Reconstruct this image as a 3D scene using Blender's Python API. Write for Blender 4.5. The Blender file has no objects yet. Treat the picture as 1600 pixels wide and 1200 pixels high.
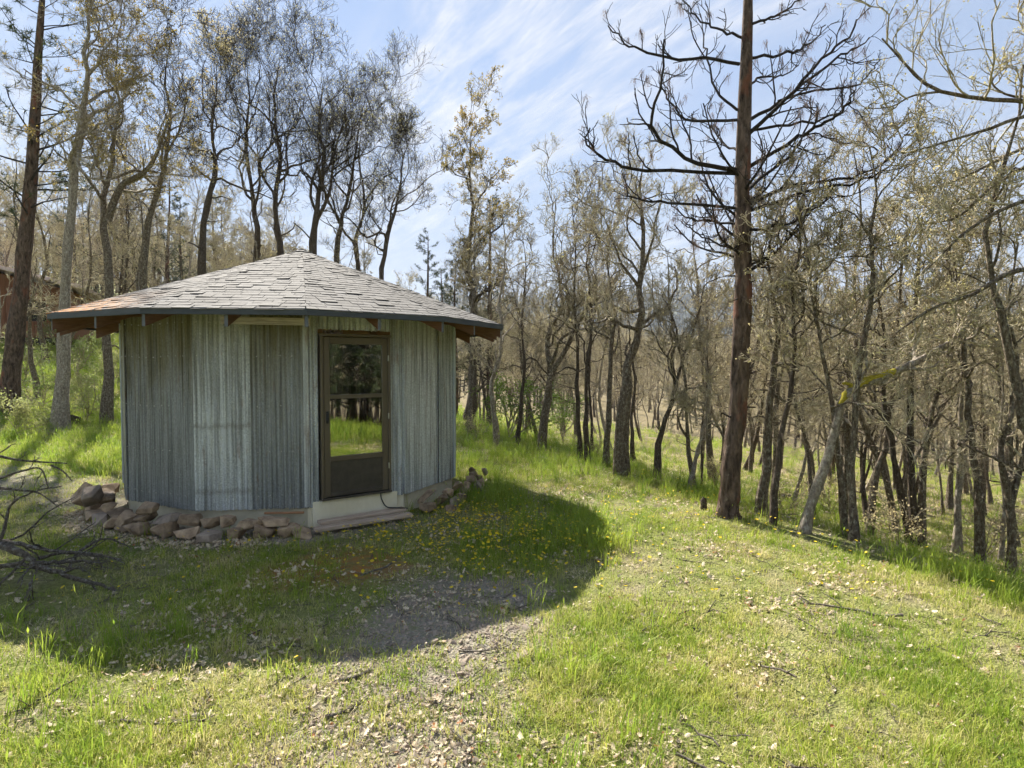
import bpy, bmesh, math
import numpy as np
from mathutils import Vector, Matrix

# ------------------------------------------------------------------ camera
F, CAMZ = 900.0, 2.0                 # focal length in photo pixels (1600 wide), eye height
PITCH = math.atan(30 / F)
sc = bpy.context.scene
cam_d = bpy.data.cameras.new('camera')
cam = bpy.data.objects.new('camera', cam_d)
sc.collection.objects.link(cam)
cam.location = (0, 0, CAMZ)
cam.rotation_euler = (math.pi / 2 - PITCH, 0, 0)
cam_d.sensor_fit = 'HORIZONTAL'
cam_d.sensor_width = 36
cam_d.lens = 36 * F / 1600
cam_d.clip_end = 6000
cam_d.clip_start = 0.05
sc.camera = cam

# ------------------------------------------------------------------ world + sun
SUN_DIR = Vector((1.32, -2.42, -2.57)).normalized()       # the way the light travels
EL = math.asin(-SUN_DIR.z)
AZ = math.atan2(-SUN_DIR.x, -SUN_DIR.y)                    # clockwise from +Y
world = bpy.data.worlds.new('World')
sc.world = world
world.use_nodes = True
wt = world.node_tree
wt.nodes.clear()


def nd(nt, typ, loc=None, **kw):
    n = nt.nodes.new(typ)
    for k, v in kw.items():
        setattr(n, k, v)
    return n


def ln(nt, a, b):
    nt.links.new(a, b)


def ramp(nt, fac, stops, interp='LINEAR'):
    r = nt.nodes.new('ShaderNodeValToRGB')
    r.color_ramp.interpolation = interp
    e = r.color_ramp.elements
    while len(e) < len(stops):
        e.new(0.5)
    for i, (p, c) in enumerate(stops):
        e[i].position = p
        if isinstance(c, (int, float)):
            c = (c, c, c)
        e[i].color = (*c, 1)
    if fac is not None:
        nt.links.new(fac, r.inputs[0])
    return r


def math_n(nt, op, a, b=None, c=None, clamp=False):
    m = nt.nodes.new('ShaderNodeMath')
    m.operation = op
    m.use_clamp = clamp
    for i, v in enumerate((a, b, c)):
        if v is None:
            continue
        if isinstance(v, (int, float)):
            m.inputs[i].default_value = v
        else:
            nt.links.new(v, m.inputs[i])
    return m.outputs[0]


def mix_rgb(nt, fac, a, b, blend='MIX'):
    m = nt.nodes.new('ShaderNodeMix')
    m.data_type = 'RGBA'
    m.blend_type = blend
    for sock, v in ((m.inputs['Factor'], fac), (m.inputs[6], a), (m.inputs[7], b)):
        if isinstance(v, (int, float)):
            sock.default_value = v
        elif isinstance(v, tuple):
            sock.default_value = (*v, 1)
        else:
            nt.links.new(v, sock)
    return m.outputs[2]


def noise(nt, vec, scale, detail=4, rough=0.55, dist=0.0):
    n = nt.nodes.new('ShaderNodeTexNoise')
    n.inputs['Scale'].default_value = scale
    n.inputs['Detail'].default_value = detail
    n.inputs['Roughness'].default_value = rough
    n.inputs['Distortion'].default_value = dist
    if vec is not None:
        nt.links.new(vec, n.inputs['Vector'])
    return n.outputs['Fac']


def mapping(nt, vec, scale=(1, 1, 1), rot=(0, 0, 0), loc=(0, 0, 0)):
    m = nt.nodes.new('ShaderNodeMapping')
    m.inputs['Scale'].default_value = scale
    m.inputs['Rotation'].default_value = rot
    m.inputs['Location'].default_value = loc
    nt.links.new(vec, m.inputs['Vector'])
    return m.outputs[0]


wout = nd(wt, 'ShaderNodeOutputWorld')
wbg = nd(wt, 'ShaderNodeBackground')
wbg.inputs['Strength'].default_value = 0.077
sky = nd(wt, 'ShaderNodeTexSky')
sky.sky_type = 'NISHITA'
sky.sun_disc = False
sky.sun_elevation = EL
sky.sun_rotation = AZ
sky.altitude = 300
sky.air_density = 1.0
sky.dust_density = 0.0
sky.ozone_density = 3.0
wtc = nd(wt, 'ShaderNodeTexCoord')
sep = nd(wt, 'ShaderNodeSeparateXYZ')
ln(wt, wtc.outputs['Generated'], sep.inputs[0])
zz = math_n(wt, 'ADD', math_n(wt, 'MAXIMUM', sep.outputs[2], 0.0), 0.15)
comb = nd(wt, 'ShaderNodeCombineXYZ')
ln(wt, math_n(wt, 'DIVIDE', sep.outputs[0], zz), comb.inputs[0])
ln(wt, math_n(wt, 'DIVIDE', sep.outputs[1], zz), comb.inputs[1])
sheet = mapping(wt, comb.outputs[0], rot=(0, 0, math.radians(54)))     # x = along the streaks, y = across
sep2 = nd(wt, 'ShaderNodeSeparateXYZ')
ln(wt, sheet, sep2.inputs[0])
across = sep2.outputs[1]
st = mapping(wt, sheet, scale=(1.0, 3.2, 1))
streak = noise(wt, st, 3.0, 9, 0.62, 0.35)
fine = noise(wt, mapping(wt, sheet, scale=(2.2, 9.0, 1), rot=(0, 0, 0.5)), 5.0, 6, 0.6, 0.2)
veil = noise(wt, mapping(wt, comb.outputs[0], scale=(0.7, 0.8, 1), loc=(3.1, 0.7, 0)), 1.3, 7, 0.6, 0.3)
# repeating cirrus bands across the whole sky, one of them in view
wob = math_n(wt, 'MULTIPLY_ADD', noise(wt, comb.outputs[0], 1.4, 3), 0.3, -0.15)
band = math_n(wt, 'COSINE', math_n(wt, 'MULTIPLY', math_n(wt, 'SUBTRACT', math_n(wt, 'ADD', across, wob), 0.93), 4.4))
band = ramp(wt, math_n(wt, 'MULTIPLY_ADD', band, 0.5, 0.5), [(0.28, 0.0), (0.70, 1.0)]).outputs[0]
s1 = ramp(wt, streak, [(0.34, 0.0), (0.60, 1.0)]).outputs[0]
s2 = ramp(wt, fine, [(0.3, 0.45), (0.66, 1.0)]).outputs[0]
cloud = math_n(wt, 'MULTIPLY', math_n(wt, 'MULTIPLY', band, s1), s2)
patch = ramp(wt, noise(wt, mapping(wt, comb.outputs[0], loc=(1.7, 2.2, 0)), 0.9, 3), [(0.36, 0.15), (0.56, 1.0)]).outputs[0]
cloud = math_n(wt, 'MULTIPLY', math_n(wt, 'MULTIPLY', cloud, patch), ramp(wt, sep.outputs[2], [(0.1, 0.1), (0.3, 1.0)]).outputs[0])
v1 = ramp(wt, veil, [(0.50, 0.0), (0.80, 0.5)]).outputs[0]
low = ramp(wt, sep.outputs[2], [(0.03, 0.97), (0.16, 0.92), (0.27, 0.82), (0.45, 0.66), (0.75, 0.5)]).outputs[0]
cloud = math_n(wt, 'MAXIMUM', math_n(wt, 'MULTIPLY', cloud, 0.95), math_n(wt, 'MULTIPLY', v1, s2))
hazy = mix_rgb(wt, low, sky.outputs[0], (2.05, 2.45, 3.2))       # thin high overcast thickening toward the horizon
cl = mix_rgb(wt, cloud, hazy, (4.1, 4.2, 4.45))
ln(wt, cl, wbg.inputs['Color'])
ln(wt, wbg.outputs[0], wout.inputs['Surface'])

sun_d = bpy.data.lights.new('sun', 'SUN')
sun_d.energy = 5.0
sun_d.angle = math.radians(0.55)
sun_d.color = (1.0, 0.93, 0.82)
sun = bpy.data.objects.new('sun', sun_d)
sc.collection.objects.link(sun)
sun.rotation_euler = SUN_DIR.to_track_quat('-Z', 'Y').to_euler()
sun.location = (-20, 36, 40)

vs = sc.view_settings
vs.view_transform = 'Standard'
vs.look = 'None'
vs.gamma = 1
vs.use_curve_mapping = False
vs.exposure = 1.5
sc.cycles.use_denoising = True
sc.cycles.max_bounces = 5
sc.cycles.diffuse_bounces = 3
sc.cycles.transmission_bounces = 3
sc.cycles.use_adaptive_sampling = True
sc.cycles.adaptive_threshold = 0.035
sc.cycles.transparent_max_bounces = 8
sc.cycles.volume_bounces = 1

# ------------------------------------------------------------------ general helpers
rng = np.random.default_rng(11)
COL = sc.collection
CP, SP = math.cos(PITCH), math.sin(PITCH)


def P(px, py, D):
    """point at depth D (metres along +Y) on the sight line of a photo pixel"""
    a, b = (px - 800) / F, (600 - py) / F
    dy = CP + b * SP
    k = D / dy
    return np.array((a * k, D, CAMZ + (-SP + b * CP) * k))


def sp(t, w):
    return np.logaddexp(0, np.asarray(t, float) / w) * w


def sstep(a, b, t):
    u = np.clip((np.asarray(t, float) - a) / (b - a), 0, 1)
    return u * u * (3 - 2 * u)


_vr = np.random.default_rng(5).random((256, 256))


def vnoise(x, y):
    x = np.asarray(x, float); y = np.asarray(y, float)
    i, j = np.floor(x).astype(int), np.floor(y).astype(int)
    fx, fy = x - i, y - j
    fx = fx * fx * (3 - 2 * fx); fy = fy * fy * (3 - 2 * fy)
    a = _vr[i % 256, j % 256]; b = _vr[(i + 1) % 256, j % 256]
    c = _vr[i % 256, (j + 1) % 256]; d = _vr[(i + 1) % 256, (j + 1) % 256]
    return (a * (1 - fx) + b * fx) * (1 - fy) + (c * (1 - fx) + d * fx) * fy


def fbm(x, y, o=4):
    s, a = 0, 0.5
    for k in range(o):
        s = s + a * vnoise(x * 2 ** k + 17 * k, y * 2 ** k + 9 * k)
        a *= 0.5
    return s


def gz(x, y):
    """height of the ground"""
    x = np.asarray(x, float); y = np.asarray(y, float)
    s = 0.926 * x + 0.378 * y - 5.9
    rr = np.hypot(x, y)
    z = -0.14 * (sp(s, 0.5) - sp(s - 120, 15)) - 0.30 * sstep(0.1, 2.4, s)
    z = z + 0.15 * (sp(rr - 80, 10) - sp(rr - 210, 15)) * sstep(-30, 10, y)
    q = -0.8 * x + 0.6 * y
    z = z + 0.165 * (sp(q - 22, 2.0) - sp(q - 75, 8)) * sstep(4, -6, s) * sstep(-5, 8, y)
    z = z + 0.07 * (fbm(x * 0.55 + 3, y * 0.55) - 0.45) + 0.05 * (fbm(x * 2.1, y * 2.1 + 40, 3) - 0.45)
    z = z + np.clip((rr - 12) / 60, 0, 1) * 1.2 * (fbm(x * 0.07, y * 0.07 + 5) - 0.47)
    return z


def hit(px, py):
    """where the sight line of a pixel meets the ground"""
    D = 2.0
    while D < 150:
        p = P(px, py, D)
        if p[2] <= gz(p[0], p[1]):
            return np.array((p[0], p[1], float(gz(p[0], p[1]))))
        D += 0.04 if D < 20 else 0.3
    p = P(px, py, 60)
    return np.array((p[0], p[1], float(gz(p[0], p[1]))))


def tag(o, label=None, cat=None, group=None, kind=None):
    if label: o['label'] = label
    if cat: o['category'] = cat
    if group: o['group'] = group
    if kind: o['kind'] = kind
    return o


def link(o, parent=None):
    COL.objects.link(o)
    if parent is not None:
        o.parent = parent
    return o


def empty(name, loc, rz=0.0):
    o = bpy.data.objects.new(name, None)
    o.empty_display_size = 0.2
    o.location = tuple(loc)
    o.rotation_euler = (0, 0, rz)
    return link(o)


def np_mesh(name, V, faces, mats, smooth=True, midx=None):
    """faces: list of (M,k) integer arrays"""
    V = np.ascontiguousarray(V, dtype=np.float32)
    me = bpy.data.meshes.new(name)
    me.vertices.add(len(V))
    me.vertices.foreach_set('co', V.ravel())
    loops = np.concatenate([f.ravel() for f in faces]).astype(np.int32)
    starts, o = [], 0
    for f in faces:
        m, k = f.shape
        starts.append(o + np.arange(m) * k)
        o += m * k
    starts = np.concatenate(starts).astype(np.int32)
    me.loops.add(len(loops))
    me.loops.foreach_set('vertex_index', loops)
    me.polygons.add(len(starts))
    me.polygons.foreach_set('loop_start', starts)
    if midx is not None:
        me.polygons.foreach_set('material_index', np.asarray(midx, dtype=np.int32))
    me.polygons.foreach_set('use_smooth', np.full(len(starts), bool(smooth)))
    me.update(calc_edges=True)
    for m in (mats if isinstance(mats, (list, tuple)) else [mats]):
        me.materials.append(m)
    return me


def obj(name, me, parent=None, loc=None, rot=None):
    o = bpy.data.objects.new(name, me)
    if loc is not None: o.location = tuple(loc)
    if rot is not None: o.rotation_euler = rot
    return link(o, parent)


def boxes(name, lst, mat, bevel=0.0):
    """lst: (centre, size, rot_matrix or None) -> one mesh"""
    bm = bmesh.new()
    for c, s, R in lst:
        m = Matrix.Translation(c) @ (R.to_4x4() if R is not None else Matrix.Identity(4)) @ Matrix.Diagonal((*s, 1))
        bmesh.ops.create_cube(bm, size=1, matrix=m)
    if bevel:
        bmesh.ops.bevel(bm, geom=bm.edges[:], offset=bevel, segments=1, affect='EDGES')
    me = bpy.data.meshes.new(name)
    bm.to_mesh(me); bm.free()
    me.materials.append(mat)
    return me


# ------------------------------------------------------------------ materials
def new_mat(name):
    m = bpy.data.materials.new(name)
    m.use_nodes = True
    nt = m.node_tree
    nt.nodes.clear()
    out = nt.nodes.new('ShaderNodeOutputMaterial')
    b = nt.nodes.new('ShaderNodeBsdfPrincipled')
    nt.links.new(b.outputs[0], out.inputs['Surface'])
    return m, nt, b, out


def bump(nt, b, h, strength=0.5, dist=0.01):
    n = nt.nodes.new('ShaderNodeBump')
    n.inputs['Strength'].default_value = strength
    n.inputs['Distance'].default_value = dist
    nt.links.new(h, n.inputs['Height'])
    nt.links.new(n.outputs[0], b.inputs['Normal'])


def ocoord(nt):
    return nt.nodes.new('ShaderNodeTexCoord').outputs['Object']


def wpos(nt):
    return nt.nodes.new('ShaderNodeNewGeometry').outputs['Position']


def orand(nt):
    return nt.nodes.new('ShaderNodeObjectInfo').outputs['Random']


def bark_mat(name, dark, mid, pale, lichen=0.4, scale=6.0, stretch=0.25, red=None):
    m, nt, b, out = new_mat(name)
    c = ocoord(nt)
    cs = mapping(nt, c, scale=(1, 1, stretch))
    n1 = noise(nt, cs, scale * 4, 6, 0.65, 0.4)
    col = ramp(nt, n1, [(0.32, dark), (0.68, mid)]).outputs[0]
    if red:
        r1 = ramp(nt, noise(nt, mapping(nt, c, scale=(1, 1, 0.35), loc=(7, 1, 2)), scale * 1.3, 5, 0.6), [(0.56, 0.0), (0.68, 0.7)]).outputs[0]
        col = mix_rgb(nt, r1, col, red)
    n2 = noise(nt, mapping(nt, c, scale=(1, 1, 0.7), loc=(3, 3, 3)), scale * 2.4, 8, 0.78)
    lo = 0.70 - 0.38 * lichen
    lf = ramp(nt, n2, [(lo, 0.0), (lo + 0.16, 0.8)]).outputs[0]
    col = mix_rgb(nt, lf, col, pale)
    nt.links.new(col, b.inputs['Base Color'])
    b.inputs['Roughness'].default_value = 0.9
    b.inputs['Specular IOR Level'].default_value = 0.2
    bump(nt, b, n1, 1.0, 0.05)
    return m


def leaf_mat(name, stops, trans=0.45, posvar=None, attr_noise=2.0):
    m, nt, b, out = new_mat(name)
    r = orand(nt)
    n = noise(nt, wpos(nt), attr_noise, 3, 0.6)
    f = math_n(nt, 'ADD', math_n(nt, 'MULTIPLY', r, 0.5), math_n(nt, 'MULTIPLY_ADD', n, 1.3, -0.4), clamp=True)
    col = ramp(nt, f, stops).outputs[0]
    nt.links.new(col, b.inputs['Base Color'])
    b.inputs['Roughness'].default_value = 0.55
    b.inputs['Specular IOR Level'].default_value = 0.25
    t = nt.nodes.new('ShaderNodeBsdfTranslucent')
    nt.links.new(col, t.inputs['Color'])
    mx = nt.nodes.new('ShaderNodeMixShader')
    mx.inputs[0].default_value = trans
    nt.links.new(b.outputs[0], mx.inputs[1])
    nt.links.new(t.outputs[0], mx.inputs[2])
    nt.links.new(mx.outputs[0], out.inputs['Surface'])
    return m


M = {}
M['oak_bark'] = bark_mat('oak_bark', (0.04, 0.029, 0.021), (0.22, 0.17, 0.12), (0.48, 0.45, 0.34), 0.55, 11.0)
M['oak_bark_grey'] = bark_mat('oak_bark_grey', (0.12, 0.095, 0.072), (0.38, 0.32, 0.25), (0.60, 0.56, 0.46), 0.6, 9.0)
M['oak_bark_dark'] = bark_mat('oak_bark_dark', (0.028, 0.021, 0.016), (0.15, 0.115, 0.085), (0.40, 0.37, 0.28), 0.4, 11.0)
M['twig'] = bark_mat('twig', (0.11, 0.085, 0.056), (0.36, 0.30, 0.195), (0.62, 0.56, 0.39), 0.6, 4.0, 1)
M['twig_dark'] = bark_mat('twig_dark', (0.028, 0.022, 0.018), (0.09, 0.075, 0.055), (0.20, 0.19, 0.14), 0.25, 3.0, 1)
M['twig_lichen'] = bark_mat('twig_lichen', (0.17, 0.135, 0.085), (0.50, 0.42, 0.27), (0.76, 0.69, 0.48), 0.7, 4.0, 1)
M['pine_bark'] = bark_mat('pine_bark', (0.018, 0.012, 0.01), (0.19, 0.135, 0.10), (0.34, 0.29, 0.23), 0.3, 4.0, 0.3, red=(0.21, 0.085, 0.05))
M['pine_limb'] = bark_mat('pine_limb', (0.014, 0.011, 0.01), (0.06, 0.05, 0.042), (0.20, 0.19, 0.15), 0.18, 6.0, 1)
M['dead_wood'] = bark_mat('dead_wood', (0.06, 0.048, 0.038), (0.20, 0.17, 0.14), (0.46, 0.46, 0.40), 0.5, 12.0, 0.5)
M['bud'] = leaf_mat('bud', [(0.1, (0.36, 0.35, 0.13)), (0.5, (0.54, 0.49, 0.25)), (0.9, (0.60, 0.50, 0.28))], 0.5, None, 1.2)
M['bud_gold'] = leaf_mat('bud_gold', [(0.1, (0.24, 0.22, 0.06)), (0.5, (0.36, 0.28, 0.08)), (0.9, (0.40, 0.24, 0.08))], 0.5, None, 1.0)
M['shrub_leaf'] = leaf_mat('shrub_leaf', [(0.1, (0.14, 0.20, 0.05)), (0.5, (0.27, 0.32, 0.11)), (0.9, (0.38, 0.38, 0.16))], 0.5, None, 1.0)
M['young_leaf'] = leaf_mat('young_leaf', [(0.1, (0.13, 0.22, 0.03)), (0.9, (0.24, 0.33, 0.06))], 0.5)
M['needle'] = leaf_mat('needle', [(0.1, (0.03, 0.05, 0.018)), (0.9, (0.08, 0.10, 0.035))], 0.15)
M['needle_far'] = leaf_mat('needle_far', [(0.1, (0.02, 0.034, 0.02)), (0.9, (0.045, 0.06, 0.03))], 0.0, None, 0.01)
M['dead_needle'] = leaf_mat('dead_needle', [(0.1, (0.10, 0.06, 0.04)), (0.9, (0.22, 0.14, 0.10))], 0.25)
M['grass'] = leaf_mat('grass', [(0.10, (0.15, 0.25, 0.03)), (0.40, (0.29, 0.38, 0.045)), (0.58, (0.44, 0.46, 0.10)), (0.82, (0.62, 0.55, 0.28))], 0.5, None, 0.9)
M['grass_tall'] = leaf_mat('grass_tall', [(0.1, (0.16, 0.28, 0.03)), (0.9, (0.40, 0.47, 0.07))], 0.5, None, 0.9)
M['litter'] = leaf_mat('litter', [(0.08, (0.36, 0.26, 0.16)), (0.3, (0.56, 0.46, 0.31)), (0.62, (0.66, 0.57, 0.42)), (0.76, (0.50, 0.39, 0.26)), (0.84, (0.36, 0.14, 0.05)), (0.97, (0.40, 0.17, 0.06))], 0.25, None, 30.0)
M['petal'] = leaf_mat('petal', [(0.0, (0.75, 0.52, 0.01)), (1.0, (0.85, 0.65, 0.02))], 0.3)
M['stem'] = leaf_mat('stem', [(0.0, (0.1, 0.16, 0.03)), (1.0, (0.14, 0.2, 0.04))], 0.3)


def mat_simple(name, c1, c2, rough=0.8, scale=8, stretch=(1, 1, 1), bstr=0.3, metal=0.0, spec=0.3, rnd=0.0, detail=6):
    m, nt, b, out = new_mat(name)
    v = mapping(nt, ocoord(nt), scale=stretch)
    if rnd:
        add = nt.nodes.new('ShaderNodeVectorMath'); add.operation = 'ADD'
        nt.links.new(v, add.inputs[0])
        r = math_n(nt, 'MULTIPLY', orand(nt), 37.0)
        nt.links.new(r, add.inputs[1])
        v = add.outputs[0]
    n = noise(nt, v, scale, detail, 0.62)
    col = ramp(nt, n, [(0.3, c1), (0.7, c2)]).outputs[0]
    if rnd:
        k = math_n(nt, 'MULTIPLY_ADD', orand(nt), rnd, 1 - rnd / 2)
        col = mix_rgb(nt, 1.0, col, k, 'MULTIPLY')
    nt.links.new(col, b.inputs['Base Color'])
    b.inputs['Roughness'].default_value = rough
    b.inputs['Metallic'].default_value = metal
    b.inputs['Specular IOR Level'].default_value = spec
    if bstr:
        bump(nt, b, n, bstr, 0.01)
    return m


M['fascia'] = mat_simple('fascia', (0.04, 0.048, 0.058), (0.07, 0.08, 0.092), 0.6, 5, (1, 6, 6), 0.1)
M['rafter'] = mat_simple('rafter', (0.10, 0.048, 0.028), (0.20, 0.105, 0.06), 0.75, 6, (1, 8, 8), 0.2)
M['rafter_end'] = mat_simple('rafter_end', (0.09, 0.10, 0.115), (0.15, 0.16, 0.175), 0.7, 9, (1, 1, 1), 0.2)
M['deck'] = mat_simple('deck', (0.18, 0.085, 0.045), (0.32, 0.17, 0.09), 0.8, 4, (1, 6, 1), 0.2)
M['grey_board'] = mat_simple('grey_board', (0.22, 0.19, 0.165), (0.60, 0.55, 0.49), 0.85, 7, (0.6, 10, 10), 0.6)
M['cream'] = mat_simple('cream', (0.68, 0.62, 0.43), (0.84, 0.79, 0.60), 0.6, 5, (1, 1, 0.5), 0.15)
M['bronze'] = mat_simple('bronze', (0.105, 0.085, 0.062), (0.145, 0.12, 0.088), 0.42, 4, (1, 1, 0.3), 0.03, metal=0.35, spec=0.5)
M['kick'] = mat_simple('kick', (0.055, 0.047, 0.036), (0.09, 0.078, 0.06), 0.5, 9, (1, 1, 1), 0.06, metal=0.2)
M['black'] = mat_simple('black', (0.012, 0.012, 0.012), (0.025, 0.025, 0.025), 0.5, 5, (1, 1, 1), 0.05)
M['step_wood'] = mat_simple('step_wood', (0.30, 0.22, 0.155), (0.58, 0.47, 0.36), 0.85, 5, (0.7, 8, 8), 0.5)
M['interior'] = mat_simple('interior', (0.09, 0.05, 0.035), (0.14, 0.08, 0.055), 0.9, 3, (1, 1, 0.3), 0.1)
M['curtain'] = mat_simple('curtain', (0.34, 0.22, 0.18), (0.62, 0.50, 0.45), 0.9, 2.2, (1, 1, 1.0), 0.1)
M['concrete'] = mat_simple('concrete', (0.46, 0.42, 0.29), (0.62, 0.57, 0.42), 0.9, 6, (1, 1, 1), 0.2)
M['screw'] = mat_simple('screw', (0.35, 0.35, 0.33), (0.6, 0.6, 0.58), 0.4, 9, (1, 1, 1), 0.0, metal=0.8)
M['house_wall'] = mat_simple('house_wall', (0.16, 0.065, 0.038), (0.30, 0.15, 0.085), 0.85, 5, (6, 6, 0.3), 0.3)
M['house_roof'] = mat_simple('house_roof', (0.50, 0.38, 0.36), (0.66, 0.55, 0.53), 0.5, 4, (1, 1, 1), 0.1, metal=0.2)
M['house_dark'] = mat_simple('house_dark', (0.02, 0.018, 0.016), (0.05, 0.04, 0.035), 0.9, 4, (1, 1, 1), 0.1)
M['stone'] = mat_simple('stone', (0.14, 0.095, 0.06), (0.44, 0.33, 0.215), 0.9, 9, (1, 1, 1), 1.0, rnd=0.8, detail=9)
M['stone_grey'] = mat_simple('stone_grey', (0.19, 0.15, 0.115), (0.40, 0.33, 0.26), 0.9, 9, (1, 1, 1), 1.0, rnd=0.4, detail=9)


def shingle_mat():
    m, nt, b, out = new_mat('shingle')
    c = wpos(nt)
    r = orand(nt)
    n = noise(nt, c, 140, 3, 0.7)
    n2 = noise(nt, c, 2.2, 4, 0.6)
    k = math_n(nt, 'ADD', math_n(nt, 'MULTIPLY', n, 0.5), math_n(nt, 'MULTIPLY_ADD', r, 0.22, math_n(nt, 'MULTIPLY', n2, 0.5)))
    col = ramp(nt, k, [(0.25, (0.055, 0.051, 0.047)), (0.55, (0.108, 0.103, 0.096)), (0.95, (0.18, 0.174, 0.165))]).outputs[0]
    # orange moss along the left part of the eave
    at = nt.nodes.new('ShaderNodeSeparateXYZ')
    nt.links.new(c, at.inputs[0])
    left = ramp(nt, math_n(nt, 'MULTIPLY_ADD', at.outputs[0], 0.4, 2.55), [(0.0, 1.0), (1.0, 0.0)]).outputs[0]
    eave = ramp(nt, math_n(nt, 'MULTIPLY_ADD', at.outputs[2], 2.0, -5.1), [(0.0, 1.0), (0.8, 0.0)]).outputs[0]
    nm = ramp(nt, noise(nt, c, 14, 6, 0.7), [(0.42, 0.0), (0.56, 1.0)]).outputs[0]
    mm = math_n(nt, 'MULTIPLY', math_n(nt, 'MULTIPLY', left, eave), nm)
    mm = math_n(nt, 'MULTIPLY', mm, 3.0, clamp=True)
    col = mix_rgb(nt, mm, col, (0.46, 0.19, 0.03))
    nt.links.new(col, b.inputs['Base Color'])
    b.inputs['Roughness'].default_value = 0.88
    b.inputs['Specular IOR Level'].default_value = 0.35
    bump(nt, b, n, 0.5, 0.004)
    return m


M['shingle'] = shingle_mat()


def galv_mat(name, bright=1.0, patina=1.0, warm=0.0, bands=False):
    m, nt, b, out = new_mat(name)
    c = ocoord(nt)
    r = math_n(nt, 'MULTIPLY', orand(nt), 23.0)
    add = nt.nodes.new('ShaderNodeVectorMath'); add.operation = 'ADD'
    nt.links.new(c, add.inputs[0]); nt.links.new(r, add.inputs[1])
    v = add.outputs[0]
    sepc = nt.nodes.new('ShaderNodeSeparateXYZ'); nt.links.new(c, sepc.inputs[0])
    streaks = noise(nt, mapping(nt, v, scale=(14, 1, 0.5)), 1.6, 6, 0.65, 0.2)
    spang = noise(nt, v, 90, 3, 0.75)
    blot = noise(nt, mapping(nt, v, scale=(2.5, 1, 1.1)), 1.5, 6, 0.62)
    base = ramp(nt, spang, [(0.3, (0.12 * bright, 0.135 * bright, 0.142 * bright)), (0.7, (0.40 * bright, 0.425 * bright, 0.435 * bright))]).outputs[0]
    # lichen film that has grown down from the top of the sheet in uneven runs
    hgt = math_n(nt, 'MULTIPLY_ADD', sepc.outputs[2], 0.42, -0.35)
    pf = math_n(nt, 'ADD', hgt, math_n(nt, 'MULTIPLY_ADD', streaks, 0.9, math_n(nt, 'MULTIPLY_ADD', blot, 0.9, -0.95)))
    pf = ramp(nt, pf, [(0.02, 0.0), (0.55, 0.9 * patina)]).outputs[0]
    pat = ramp(nt, spang, [(0.3, (0.125, 0.115, 0.062)), (0.7, (0.28, 0.26, 0.16))]).outputs[0]
    col = mix_rgb(nt, pf, base, pat)
    rustn = noise(nt, mapping(nt, v, scale=(6, 1, 0.8), loc=(4, 4, 1)), 2.2, 7, 0.68)
    rf = ramp(nt, rustn, [(0.60 - 0.06 * warm, 0.0), (0.72, 0.8)]).outputs[0]
    col = mix_rgb(nt, rf, col, (0.20, 0.11, 0.06))
    dark = ramp(nt, noise(nt, mapping(nt, v, scale=(20, 1, 0.35), loc=(1, 9, 3)), 2.0, 5, 0.6), [(0.42, 1.0), (0.66, 0.42)]).outputs[0]
    col = mix_rgb(nt, 1.0, col, dark, 'MULTIPLY')
    if bands:        # dirty laps where the sheet is nailed to the girts
        wv = noise(nt, mapping(nt, v, scale=(9, 1, 1)), 2.0, 4)
        for zb in (0.25, 1.04):
            d_ = math_n(nt, 'ABSOLUTE', math_n(nt, 'SUBTRACT', math_n(nt, 'MULTIPLY_ADD', wv, 0.12, sepc.outputs[2]), zb + 0.03))
            col = mix_rgb(nt, ramp(nt, d_, [(0.008, 0.38), (0.05, 0.0)]).outputs[0], col, (0.13, 0.11, 0.085))
    nt.links.new(col, b.inputs['Base Color'])
    b.inputs['Metallic'].default_value = 0.3
    nt.links.new(ramp(nt, pf, [(0, 0.42), (1, 0.8)]).outputs[0], b.inputs['Roughness'])
    bump(nt, b, spang, 0.12, 0.002)
    return m


M['galv'] = galv_mat('galv', 1.0, 1.0)
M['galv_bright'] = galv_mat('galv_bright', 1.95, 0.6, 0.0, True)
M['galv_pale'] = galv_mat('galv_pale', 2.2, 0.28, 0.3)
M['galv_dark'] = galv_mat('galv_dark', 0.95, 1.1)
M['galv_door'] = galv_mat('galv_door', 1.8, 0.45, 0.8)
M['galv_blue'] = mat_simple('galv_blue', (0.34, 0.40, 0.43), (0.46, 0.52, 0.55), 0.5, 14, (1, 1, 0.4), 0.05, metal=0.3)


def glass_mat():
    m, nt, b, out = new_mat('glass')
    nt.nodes.remove(b)
    g = nt.nodes.new('ShaderNodeBsdfGlossy')
    g.inputs['Roughness'].default_value = 0.015
    g.inputs['Color'].default_value = (0.86, 0.88, 0.87, 1)
    t = nt.nodes.new('ShaderNodeBsdfTransparent')
    t.inputs['Color'].default_value = (0.62, 0.62, 0.6, 1)
    fr = nt.nodes.new('ShaderNodeFresnel')
    fr.inputs[0].default_value = 1.9
    n = noise(nt, ocoord(nt), 1.8, 2)
    bp = nt.nodes.new('ShaderNodeBump'); bp.inputs['Strength'].default_value = 0.04
    nt.links.new(n, bp.inputs['Height'])
    nt.links.new(bp.outputs[0], g.inputs['Normal'])
    mx = nt.nodes.new('ShaderNodeMixShader')
    nt.links.new(math_n(nt, 'MULTIPLY_ADD', fr.outputs[0], 1.0, 0.28, clamp=True), mx.inputs[0])
    nt.links.new(t.outputs[0], mx.inputs[1]); nt.links.new(g.outputs[0], mx.inputs[2])
    nt.links.new(mx.outputs[0], out.inputs['Surface'])
    return m


M['glass'] = glass_mat()


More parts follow.
